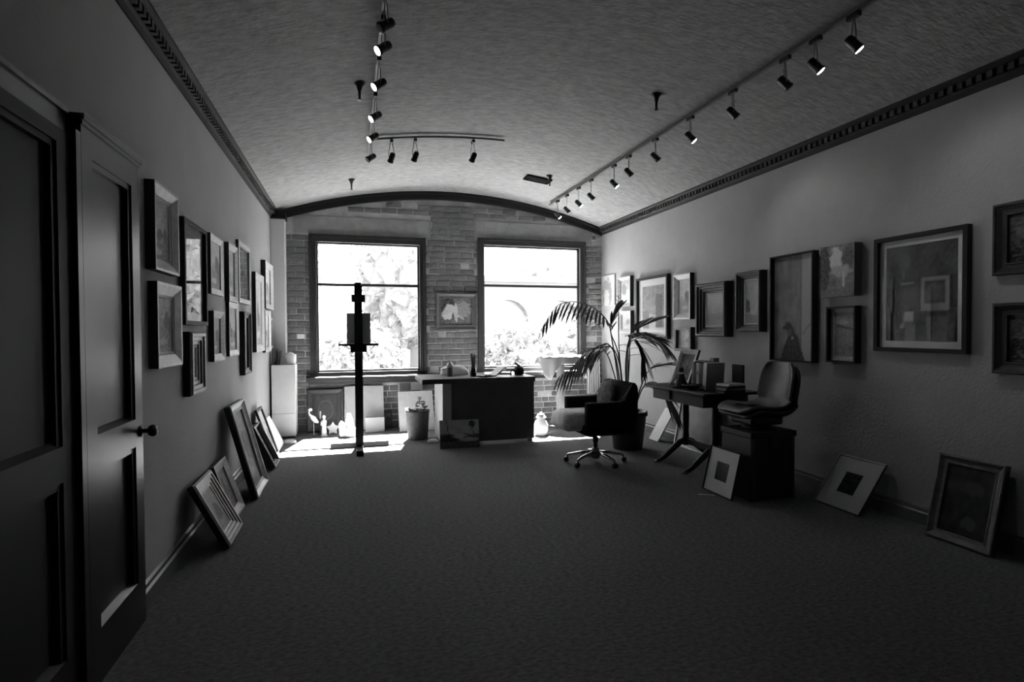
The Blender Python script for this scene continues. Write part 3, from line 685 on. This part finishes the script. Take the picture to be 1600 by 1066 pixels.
# potted flowers
o = thing('potted_plant', 'dark tapered tub of pale flowers left of the desk', 'plant', (.757, 6.70, 0))
MB().lathe([(.115,0),(.118,.01),(.137,.32),(.143,.325),(.143,.345),(.13,.345),(.128,.31)], 28, mod=lambda k, n, z: 1+(.012 if k % 2 else -.012)).build('tub', basket_m, o, True)
MB().lathe([(.128,.30),(.10,.315),(.02,.325)], 20).build('soil', soil, o)
r = random.Random(11)
def leaf_quad(b, p, d, l, w, droop=.3):
    p = Vector(p); d = Vector(d).normalized(); s = d.cross(Vector((0,0,1)));
    if s.length < .05: s = Vector((1,0,0))
    s.normalize(); q = p+d*l*.5+Vector((0,0,.02*l)); e = p+d*l-Vector((0,0,droop*l))
    v = [b.bm.verts.new(x) for x in (p, q+s*w/2, e, q-s*w/2)]; b.bm.faces.new(v)
for k in range(16):
    a = r.uniform(0, 6.28); b = MB()
    leaf_quad(b, (math.cos(a)*.04, math.sin(a)*.04, .32), (math.cos(a), math.sin(a), r.uniform(.3, 1.2)), r.uniform(.09,.15), .045)
    b.build('leaf', leaf if k % 2 else mat('pale_leaf', .22, .6), o)
for k in range(9):
    a = r.uniform(0, 6.28); q = r.uniform(.03,.12); h = r.uniform(.35,.42) if k < 6 else r.uniform(.44,.5)
    b = MB()
    for j in range(6): leaf_quad(b, (math.cos(a)*q, math.sin(a)*q, h), (math.cos(j*1.05), math.sin(j*1.05), .35), .04, .032, .1)
    b.tube([(math.cos(a)*q*.4, math.sin(a)*q*.4, .315), (math.cos(a)*q, math.sin(a)*q, h)], .003, 5); b.build('flower', cloth_white if k < 6 else bk_dark, o)
tag(mound(.14, .10, .04, 16, 7).build('crumpled_cloth', cloth_white, None, True, (.90, 6.42, 0)), 'white crumpled cloth on the carpet between tub and desk', 'cloth')

# ------------------------------------------------------------------ right back corner
o = thing('ginger_jar', 'squat pale lidded jar on the carpet right of the desk', 'jar', (2.235, 6.44, 0))
MB().lathe([(.055,0),(.07,.01),(.09,.07),(.088,.13),(.06,.185),(.045,.20),(.045,.215)], 22).build('body', porcelain, o, True)
MB().lathe([(.062,.215),(.062,.225),(.05,.24)], 18).build('rim', cloth_white, o)
MB().lathe([(.05,.232),(.04,.262),(.012,.272),(.012,.285)], 16).build('lid', mat('grey_lid', .3, .5), o, True)
o = thing('pedestal_stand', 'white column stand with draped cloth before the right window', 'pedestal', (2.76, 7.12, 0))
MB().box(-.12, .12, -.12, .12, 0, .04, .004).build('base', mat('grey_plinth', .35, .8), o)
MB().lathe([(.085,.04),(.075,.07),(.062,.09),(.058,.45),(.055,.86),(.07,.89),(.09,.91)], 24, mod=lambda k, n, z: 1 if z < .08 or z > .87 else (1 if k % 2 else .93)).build('column', mat('pale_column', .3, .8, var=.15, vs=20), o)
MB().lathe([(.30,.91),(.32,.915),(.32,.935),(.30,.94)], 32).build('top', mat('grey_plinth', .35, .8), o)
dr = thing('draped_cloth', 'white cloth draped in points over the column stand', 'cloth', (2.76, 7.12, .941))
b = MB(); n = 64; rings = []
for j in range(9):
    t = j/8; rr = []
    for k in range(n):
        a = 2*PI*k/n; drop = .10+.22*max(0, math.cos(3*a+.9))**2; fold = .025*math.sin(a*11)+.015*math.sin(a*17+1)
        if j <= 2: R_ = .325*(j/2 if j else .05); z = .004
        else:
            s = (j-2)/6; R_ = .328+.012*s+fold*s; z = .004-drop*s
        rr.append(b.bm.verts.new((R_*math.cos(a), R_*math.sin(a), z)))
    rings.append(rr)
for p, q in zip(rings, rings[1:]):
    for k in range(n): b.bm.faces.new((p[k], p[(k+1)%n], q[(k+1)%n], q[k]))
b.bm.faces.new(rings[0]); cl = b.build('cloth', mat('grey_drape', .42, .9), dr, True); md = cl.modifiers.new('thickness', 'SOLIDIFY'); md.thickness = .003; md.offset = 1
o = thing('leaf_ornament', 'small dark bird-like ornament on the draped stand', 'ornament', (2.90, 7.08, .952))
MB().ell((0,0,.028), (.075,.035,.026), 2).build('body', bk_mid, o, True)
MB().tube([(-.05,0,.035),(-.03,0,.06),(.0,0,.085),(.04,0,.09)], [.012,.012,.010,.003], 7).build('crest', bk_mid, o, True)
tag(mound(.16, .14, .05, 16, 15).build('crumpled_cloth', cloth_white, None, True, (2.60, 7.12, .947)), 'small white cloth heap on the left of the draped stand', 'cloth')
o = thing('sheer_curtain', 'narrow sheer pale drape hanging at the right edge of the right window', 'curtain', (3.40, 7.44, .36))
b = MB(); n = 30; top = []; bot = []
for k in range(n+1):
    x = -.10+.20*k/n; y = .02*math.sin(k*1.3); top.append(b.bm.verts.new((x, y, .62))); bot.append(b.bm.verts.new((x*1.1, y*1.2, 0)))
for k in range(n): b.bm.faces.new((top[k], top[k+1], bot[k+1], bot[k]))
c_ = b.build('drape', cloth_white, o, True); c_.modifiers.new('thickness', 'SOLIDIFY').thickness = .002
MB().tube([(-.12,0,.625),(.13,0,.625)], .008, 8).build('rod', metal_grey, o)
MB().bar((.0,.19,.625),(.0,0,.625), .012).build('bracket', metal_grey, o)

# palm
o = thing('potted_palm', 'tall potted palm with arching fronds behind the armchair', 'plant', (2.90, 5.46, 0))
MB().lathe([(.155,0),(.16,.01),(.20,.36),(.215,.365),(.215,.41),(.195,.41),(.19,.36)], 30).build('pot', pot_dark, o, True)
MB().lathe([(.19,.36),(.10,.375),(.02,.38)], 20).build('soil', soil, o)
FR = [
 ([(2.84,0,.36),(2.76,-.02,.85),(2.69,-.04,1.2),(2.64,-.06,1.37),(2.52,-.08,1.49),(2.38,-.10,1.56),(2.2,-.12,1.59),(2.02,-.14,1.54),(1.87,-.15,1.34)], 3, .22, 36, -.9),
 ([(2.87,.03,.36),(2.8,.05,.92),(2.71,.06,1.13),(2.6,.08,1.12),(2.45,.1,1.04),(2.3,.12,.90),(2.14,.12,.79)], 2, .26, 32, -.6),
 ([(2.9,-.03,.36),(2.85,-.1,.99),(2.84,-.15,1.2),(2.9,-.2,1.26),(3.05,-.24,1.25),(3.2,-.28,1.13)], 2, .30, 32, -.35),
 ([(2.9,.02,.36),(2.83,.05,.99),(2.82,.06,1.5),(2.82,.06,1.66)], 2, .05, 6, .4),
 ([(2.93,-.04,.36),(3.02,-.1,.71),(3.08,-.15,.86),(3.2,-.2,.91),(3.36,-.25,.92)], 2, .24, 22, .1),
 ([(2.94,-.04,.36),(3.02,-.12,.67),(3.13,-.18,.73),(3.24,-.22,.62),(3.33,-.26,.45)], 1, .30, 28, -.5),
 ([(2.86,-.02,.36),(2.71,-.08,.78),(2.6,-.12,1.03),(2.49,-.15,1.10),(2.32,-.18,1.07)], 2, .20, 20, .0),
 ([(2.89,0,.36),(2.90,-.04,.99),(2.9,-.06,1.23),(3.0,-.1,1.32),(3.18,-.16,1.40)], 2, .28, 24, .35),
 ([(2.90,.02,.36),(2.88,.0,1.0),(2.92,-.1,1.19),(2.98,-.16,1.10),(3.0,-.2,.96)], 1, .28, 24, -.5),
 ([(2.86,.0,.36),(2.78,-.03,1.0),(2.67,-.05,1.28),(2.70,-.07,1.42),(2.78,-.08,1.54)], 2, .22, 16, .6),
 ([(2.9,0,.36),(2.86,-.05,1.0),(2.87,-.1,1.17),(2.94,-.2,1.24),(3.08,-.3,1.22)], 2, .28, 24, .0),
 ([(2.88,0,.36),(2.82,.03,.9),(2.74,.05,1.10),(2.62,.06,1.10),(2.52,.07,1.02)], 2, .22, 20, -.3),
]
r = random.Random(21)
def spline(pts, t):
    n = len(pts)-1; i = min(int(t*n), n-1); f = t*n-i
    p0, p1, p2, p3 = (Vector(pts[max(0,min(n,i+d))]) for d in (-1,0,1,2))
    return .5*((2*p1)+(p2-p0)*f+(2*p0-5*p1+4*p2-p3)*f*f+(3*p1-p0-3*p2+p3)*f**3)
for pts, st, ll, nl, dz in FR:
    P = [(x-2.90, y, z) for x, y, z in pts]; N_ = 26
    cur = [spline(P, i/N_) for i in range(N_+1)]
    fr = MB().tube(cur, [.009-.0065*i/N_ for i in range(N_+1)], 6).build('frond', stemm, o, True)
    t0 = st/(len(P)-1)
    for k in range(nl):
        t = t0+(1-t0)*(k/(nl-1))*.995; p = spline(P, t); d = (spline(P, min(1, t+.02))-spline(P, max(0, t-.02))).normalized()
        sgn = 1 if k % 2 else -1
        side = d.cross(Vector((0,0,1))); side = side.normalized() if side.length > .1 else Vector((1,0,0))
        prog = (k/(nl-1)); l = ll*1.2*(.55+.6*math.sin(PI*min(1, prog*.9+.12)))*r.uniform(.85,1.1)
        dd = (d*(.75+.3*prog)+side*sgn*(.9-.3*prog)+Vector((0,0,dz*.9+r.uniform(-.12,.12)))).normalized()
        b = MB(); w = .0125; v = []
        for i in range(5):
            s = i/4; c = p+dd*l*s+Vector((0,0,-.25*l*s*s)); ww = w*(.35+1.4*s*(1-s)*2)*(1 if i < 4 else .05)
            nrm = dd.cross(Vector((0,0,1)));
            nrm = nrm.normalized() if nrm.length > .1 else Vector((0,1,0))
            v.append((b.bm.verts.new(c+nrm*ww), b.bm.verts.new(c+Vector((0,0,-ww*.4))), b.bm.verts.new(c-nrm*ww)))
        for a_, c_ in zip(v, v[1:]):
            b.bm.faces.new((a_[0], a_[1], c_[1], c_[0])); b.bm.faces.new((a_[1], a_[2], c_[2], c_[1]))
        b.build('leaflet', leaf, fr)

# ------------------------------------------------------------------ swivel armchair
o = thing('swivel_armchair', 'dark upholstered swivel armchair with fleecy seat, facing the desk', 'chair', (2.28, 4.95, 0))
def soft(b, x0, x1, y0, y1, z0, z1, bev): return b.box(x0, x1, y0, y1, z0, z1, bev)
soft(MB(), -.22, .30, -.29, .29, .31, .42, .03).build('seat_base', fabric_dark, o, True)
b = MB().box(-.41, .14, -.205, .205, .345, .525, .07)
for v in b.bm.verts: v.co += Vector((.010*noise.noise(v.co*14), .008*noise.noise(v.co*11+Vector((5,0,0))), .010*noise.noise(v.co*9+Vector((0,9,0)))))
b.build('seat_cushion', fleece, o, True)
for s in (-1, 1):
    y0, y1 = (s*.215, s*.29) if s > 0 else (-.29, -.215)
    b = MB(); b.box(-.215, .25, y0, y1, .325, .625, .018); b.build('arm', fabric_dark, o, True)
    MB().tube([(-.20, s*.285, .622), (.12, s*.285, .622), (.20, s*.285, .72), (.245, s*.285, .79)], .004, 6).build('piping', mat('pale_piping', .16, .8), o)
b = MB(); prof = [(.12,.40),(.15,.56),(.20,.70),(.235,.775),(.265,.80),(.30,.785),(.315,.72),(.305,.5),(.30,.33),(.13,.33)]
b.prism(prof, -.285, .285)
bmesh.ops.bevel(b.bm, geom=list(b.bm.edges), offset=.012, segments=2, affect='EDGES'); b.build('backrest', fabric_dark, o, True)
b = MB().ell((0,0,0), (.05,.17,.15), 3); b.xf(Matrix.Translation((.14,.05,.655)) @ Matrix.Rotation(.28, 4, 'Y'))
b.build('back_pillow', mat('grey_patterned_cushion', .10, .95, var=.6, vs=22, bump=.3), o, True)
MB().lathe([(.02,.10),(.02,.20),(.028,.205),(.028,.25),(.018,.255),(.018,.31)], 14).build('stem', metal_dark, o, True)
MB().lathe([(.035,.045),(.045,.06),(.042,.12),(.03,.15)], 16).build('hub', metal_grey, o, True)
MB().lathe([(.03,0),(.03,.05)], 10, (-.055,-.03,.26)).build('tilt_knob', metal_dark, o)
for ang in (154, 209, 285, 350, 80):
    a = math.radians(ang); c, s_ = math.cos(a), math.sin(a)
    lg = MB().tube([(c*.03,s_*.03,.105),(c*.15,s_*.15,.095),(c*.27,s_*.27,.072),(c*.285,s_*.285,.062)], [.022,.019,.015,.011], 8, flat=.8).build('leg', chrome, o, True)
    cs = MB().tube([(c*.275,s_*.275,.075),(c*.275,s_*.275,.04)], .007, 8)
    M = Matrix.Translation((c*.285, s_*.285, .026)) @ Matrix.Rotation(a, 4, 'Z') @ Matrix.Rotation(PI/2, 4, 'X')
    b = MB().lathe([(.012,-.020),(.024,-.018),(.026,-.008),(.026,.008),(.024,.018),(.012,.020)], 16).xf(M)
    q = b.build('caster', metal_dark, o, True); cs.build('caster_stem', metal_dark, lg)

# ------------------------------------------------------------------ trestle table
TX0, TX1, TY0, TY1, TZ = 2.85, 3.44, 4.02, 5.02, .75
o = thing('trestle_table', 'dark wooden trestle table with splayed brass-tipped feet', 'table', (3.13, 4.52, 0))
def tl(p): return (p[0]-3.13, p[1]-4.52, p[2])
b = MB().box(TX0-3.13, TX1-3.13, TY0-4.52, TY1-4.52, TZ-.022, TZ, .006); b.build('table_top', darkwood, o)
b = MB().box(-.22, .24, -.40, .42, TZ-.135, TZ-.022); b.build('apron', darkwood, o)
MB().box(-.235, -.22, .10, .40, TZ-.12, TZ-.035, .003).build('drawer_front', darkwood, o)
for yy in (.23, -.23):
    MB().lathe([(.028,.16),(.034,.20),(.028,.30),(.032,.45),(.028,.60),(.034,.62)], 16, (0.03, yy, 0)).build('post', darkwood, o, True)
    for s in (-1, 1):
        pts = [(.03+s*.0, yy, .21), (.03+s*.07, yy, .19), (.03+s*.16, yy, .12), (.03+s*.25, yy, .05), (.03+s*.31, yy, .022)]
        lg = MB().tube(pts, [.032,.032,.027,.022,.018], 8).build('foot', darkwood, o, True)
        MB().tube([(.03+s*.30, yy, .022), (.03+s*.345, yy, .018)], [.020,.013], 8).build('brass_tip', brass, lg, True)
MB().bar((.03,-.22,.20), (.03,.22,.20), .03, .05).build('stretcher', darkwood, o)
# things on the table
a = math.asin(.10/.34)
picture('framed_picture', 'small pale-framed picture tilted back on the far end of the table', 'picture', .30, .36, .025, 'bevel', .045, goldlight, landscape(71, .12, .05), (3.15, 4.82, TZ+.001), RR, -a-.05)
o = thing('figurine', 'black seated figurine with pale collar on the table', 'figurine', (2.98, 4.56, TZ))
MB().lathe([(.075,0),(.078,.012),(.06,.04),(.04,.08),(.03,.12),(.022,.135)], 16).build('body', bk_dark, o, True)
MB().ell((0,0,.165), (.026,.026,.03), 2).build('head', bk_dark, o, True)
MB().lathe([(.024,.125),(.03,.135),(.022,.145)], 12).build('collar', bk_light, o, True)
MB().tube([(-.03,.03,.09),(-.07,.05,.05),(-.09,.06,.015)], [.012,.010,.012], 7).build('arm', bk_light, o, True)
o = thing('glass_bowl', 'shallow dark bowl at the table front edge', 'bowl', (2.98, 4.38, TZ))
MB().lathe([(.03,0),(.035,.006),(.07,.02),(.10,.045),(.096,.046),(.065,.026),(.03,.012)], 22).build('body', mat('dark_glass', .02, .15), o, True)
MB().ell((.01,0,.03), (.04,.03,.02), 2).build('pebble', bk_mid, o, True)
BK = [(4.545, .032, .24, bk_mid, 'grey book, leftmost of the upright row on the table'), (4.508, .03, .225, bk_dark, 'black book, second of the upright row on the table'), (4.468, .04, .235, bk_light, 'pale book with dark oval on its spine'),
      (4.432, .026, .23, bk_mid, 'thin grey book right of the oval-spined one'), (4.395, .04, .23, bk_dark, 'thick black book in the middle of the row'), (4.352, .036, .225, bk_mid, 'grey book left of the pale wide volume')]
for y, w, h, m, lab in BK:
    o = thing('book', lab, 'book', (3.18, y, TZ), 0, 'upright books on the trestle table')
    MB().box(-.085, -.080, -w/2, w/2, 0, h, .001).build('spine', m, o)
    b = MB(); b.box(-.08, .085, -w/2, -w/2+.003, 0, h); b.box(-.08, .085, w/2-.003, w/2, 0, h); b.build('cover', m, o)
    MB().box(-.08, .08, -w/2+.003, w/2-.003, .003, h-.004).build('pages', paper, o)
    if 'oval' in lab: MB().ell((-.086, 0, h*.6), (.002,.013,.022), 2).build('spine_mark', bk_mid, o)
o = thing('book', 'wide pale volume leaning at the right end of the upright row', 'book', (3.13, 4.285, TZ), 0, 'upright books on the trestle table'); o.rotation_euler = (.10, 0, -.1)
MB().box(-.09, -.084, -.028, .028, .003, .25, .001).build('spine', bk_light, o)
b = MB(); b.box(-.084, .085, -.028, -.024, .003, .25); b.box(-.084, .085, .024, .028, .003, .25); b.build('cover', mat('book_grey_mid', .25, .5), o)
MB().box(-.084, .08, -.024, .024, .006, .246).build('pages', paper, o)
tag(MB().box(-.03,.03,-.03,.03,0,.045,.004).build('small_box', bk_mid, None, False, (3.2, 4.36, TZ+.2405)), 'little grey box lying on top of the upright books', 'box')
tag(MB().box(-.05,.05,-.20,0,0,.014,.003).build('folded_paper', bk_mid, None, False, (3.20, 4.58, TZ+.2405)), 'folded grey paper laid across the upright books', 'paper')
tag(MB().box(-.012,.012,-.07,.07,0,.23,.002).build('binder', bk_dark, None, False, (3.33, 4.20, TZ)), 'black upright binder behind the books on the table', 'binder')
for k in range(4):
    q = MB().box(-.10,.10,-.07,.07,0,.018,.002).build('book', [bk_dark, bk_mid, bk_dark, paper][k], None, False, (3.17+.004*k, 4.10+.003*k, TZ+.0185*k)); q.rotation_euler = (0, 0, .1*k-.1)
    tag(q, ['bottom black book of the flat pile at the table end', 'grey book second from bottom of the flat pile', 'black book third in the flat pile', 'white paper pad on top of the flat pile'][k], 'book', 'flat pile at the table end')
# ------------------------------------------------------------------ trunk and shell chair
BX = (2.83, 3.27, 3.46, 3.86, .52)
o = thing('wooden_trunk', 'dark box-like trunk carrying the shell chair', 'trunk', (3.06, 3.63, 0))
MB().box(-.20, .20, -.17, .17, 0, .475, .006).build('body', mat('trunk_black', .012, .6, var=.4, vs=12), o)
MB().box(-.21, .21, -.18, .18, .477, .52, .006).build('lid', mat('trunk_black', .012, .6), o)
for x in (-.195, .16): MB().box(x, x+.03, -.178, -.17, .0, .475, .001).build('batten', mat('trunk_edge', .035, .5), o)
MB().box(-.04, .04, -.188, -.17, .40, .50, .002).build('hasp', metal_dark, o)
o = thing('shell_chair', 'moulded shell chair in grey leather standing on the trunk', 'chair', (3.09, 3.65, .52))
MB().lathe([(.13,0),(.13,.012),(.05,.03),(.035,.05),(.06,.075),(.12,.085)], 20).build('swivel_base', metal_dark, o, True)
def shell(off, y_w, m, name, inset=0):
    # side profile (x towards back), swept across y with rounded sides
    prof = [(-.26,.130),(-.23,.145),(-.16,.142),(-.06,.125),(.04,.115),(.12,.125),(.18,.165),(.205,.22),(.22,.30),(.24,.39),(.255,.47),(.26,.505)]
    b = MB(); rows = []
    for i, (x, z) in enumerate(prof):
        t = i/(len(prof)-1); hw = y_w*(.82 if i == 0 else 1)*(1 if t < .8 else 1-.35*((t-.8)/.2)**2)-inset
        if i == 0: hw *= .9
        row = []
        for k in range(13):
            s = k/6-1; edge = abs(s)**3
            row.append(b.bm.verts.new((x-off[0]-(.06*edge if t > .55 else 0), s*hw, z+off[1]+(.05*edge if .1 < t <= .55 else 0))))
        rows.append(row)
    for p, q in zip(rows, rows[1:]):
        for k in range(12): b.bm.faces.new((p[k], p[k+1], q[k+1], q[k]))
    bmesh.ops.recalc_face_normals(b.bm, faces=b.bm.faces)
    ob = b.build(name, m, o, True)
    md = ob.modifiers.new('thickness', 'SOLIDIFY'); md.thickness = .035 if name == 'shell' else .03; md.offset = 0
    md2 = ob.modifiers.new('round', 'SUBSURF'); md2.levels = 1; md2.render_levels = 2
    return ob
shell((-.012, -.025), .205, mat('shell_black', .012, .5), 'shell')
shell((.02, .012), .195, leather, 'upholstery', .012)
MB().box(-.17, .12, -.13, .13, .035, .115, .02).build('seat_plate', metal_dark, o)
bo = MB().box(-.08,.08,-.06,.06,0,.012,.003).build('book', bk_dark, None, False, (2.99, 3.66, .695)); bo.rotation_euler = (0, .12, .4)
tag(bo, 'thin dark book lying on the shell chair seat', 'book')
# white-matted print against the trunk
a = math.asin(.11/.40)
picture('framed_picture', 'white-matted print with dark centre leaning on the trunk side', 'picture', .36, .36, .015, 'flat', .008, blackwood, art([('bg',.05,.08),('noise',8,.03)], 72), (2.745, 3.70, .001), RR, -math.asin(.085/.36), matw=.10, am=print_m, nx=16)
tag(MB().box(-.06,.06,-.006,.006,0,.003).build('paper_strip', paper, None, False, (2.66, 3.72, 0.0)), 'thin white paper strip on the carpet before the leaning print', 'paper').rotation_euler = (0,0,-.5)

# ------------------------------------------------------------------ outdoors
struct(MB().box(-30, 40, YB+.35, 60, -.6, -.5).build('ground', ground_out), 'sunlit ground outside')
tag(MB().box(-6, 12, YB+.36, 9.6, -.5, -.44, .01).build('bounce_terrace', mat('bounce_paving', .42, .9, var=.1)), 'added pale paving, out of view, bouncing sun onto the back ceiling', 'paving')  # unseen strip added to bounce sunlight up to the back of the vault
def tree(label, x, y, h, rad, n, seed):
    o = thing('tree', label, 'tree', (x, y, -.5), 0, 'trees outside the windows')
    MB().tube([(0,0,0),(.05,0,h*.3),(0,.05,h*.6)], [.14,.11,.06], 8).build('trunk', bark_out, o, True)
    rr = random.Random(seed); b = MB()
    for k in range(n):
        u = Vector((rr.gauss(0,1), rr.gauss(0,1), rr.gauss(0,1))).normalized()*rad*rr.random()**.4
        p = Vector((0,0,h*.62))+Vector((u.x, u.y, u.z*h*.42/rad)); d = Vector((rr.uniform(-1,1), rr.uniform(-1,1), rr.uniform(-.8,.4)))
        leaf_quad(b, p, d, rr.uniform(.14,.3), .10)
    q = b.build('foliage', leaf_out, o); q['kind'] = 'stuff'
    MB().ell((0,0,h*.60), (rad*.8, rad*.8, h*.34), 4, .35, seed).build('inner_foliage', leaf_out, o)
tree('feathery tree at the left of the left window', -2.45, 16.8, 6.6, 1.75, 2600, 1)
tree('low shrub under the trees outside the left window', .1, 13.2, 2.0, 1.1, 1500, 8)
tree('broad tree filling the right half of the left window', 1.75, 16.6, 6.2, 1.75, 2600, 2)
tree('tree between the two windows, seen through their inner edges', 4.0, 27.0, 5.9, 1.9, 1800, 3)
tree('round shrub seen low through the right window', 4.2, 14.0, 2.1, 1.0, 1500, 4)
tree('round shrub at the far right of the right window', 6.6, 14.6, 2.1, 1.1, 1300, 5)
tree('tall tree left of the windows, mostly hidden by the wall', -6.9, 17.0, 6.4, 2.0, 1500, 6)
tree('tree rising behind the arcaded building', 8.6, 25.0, 5.6, 2.1, 1600, 7)
# arcaded building
o = thing('arcaded_building', 'pale building with arched openings beyond the right window', 'building', (8.0, 18, -.5))
b = MB(); AX = (-2.9, -1.0, .9, 2.8); hw = .72
xs = [-4.0]+[v for a in AX for v in (a-hw, a+hw)]+[4.0]
for i in range(0, len(xs), 2): b.box(xs[i], xs[i+1], 0, .4, 0, 3.4)
for a in AX:
    arc = [(a+hw*math.cos(PI*k/12), 2.1+hw*math.sin(PI*k/12)) for k in range(13)]
    b.prism([(a+hw,3.4)]+arc+[(a-hw,3.4)], 0, .4)
b.build('arcade_wall', stucco_out, o); MB().box(-4, 4, .75, .95, 0, 3.4).build('inner_wall', shade_out, o)
MB().box(-4.2, 4.2, -.3, 2.2, 3.4, 3.6).build('roof', stucco_out, o)
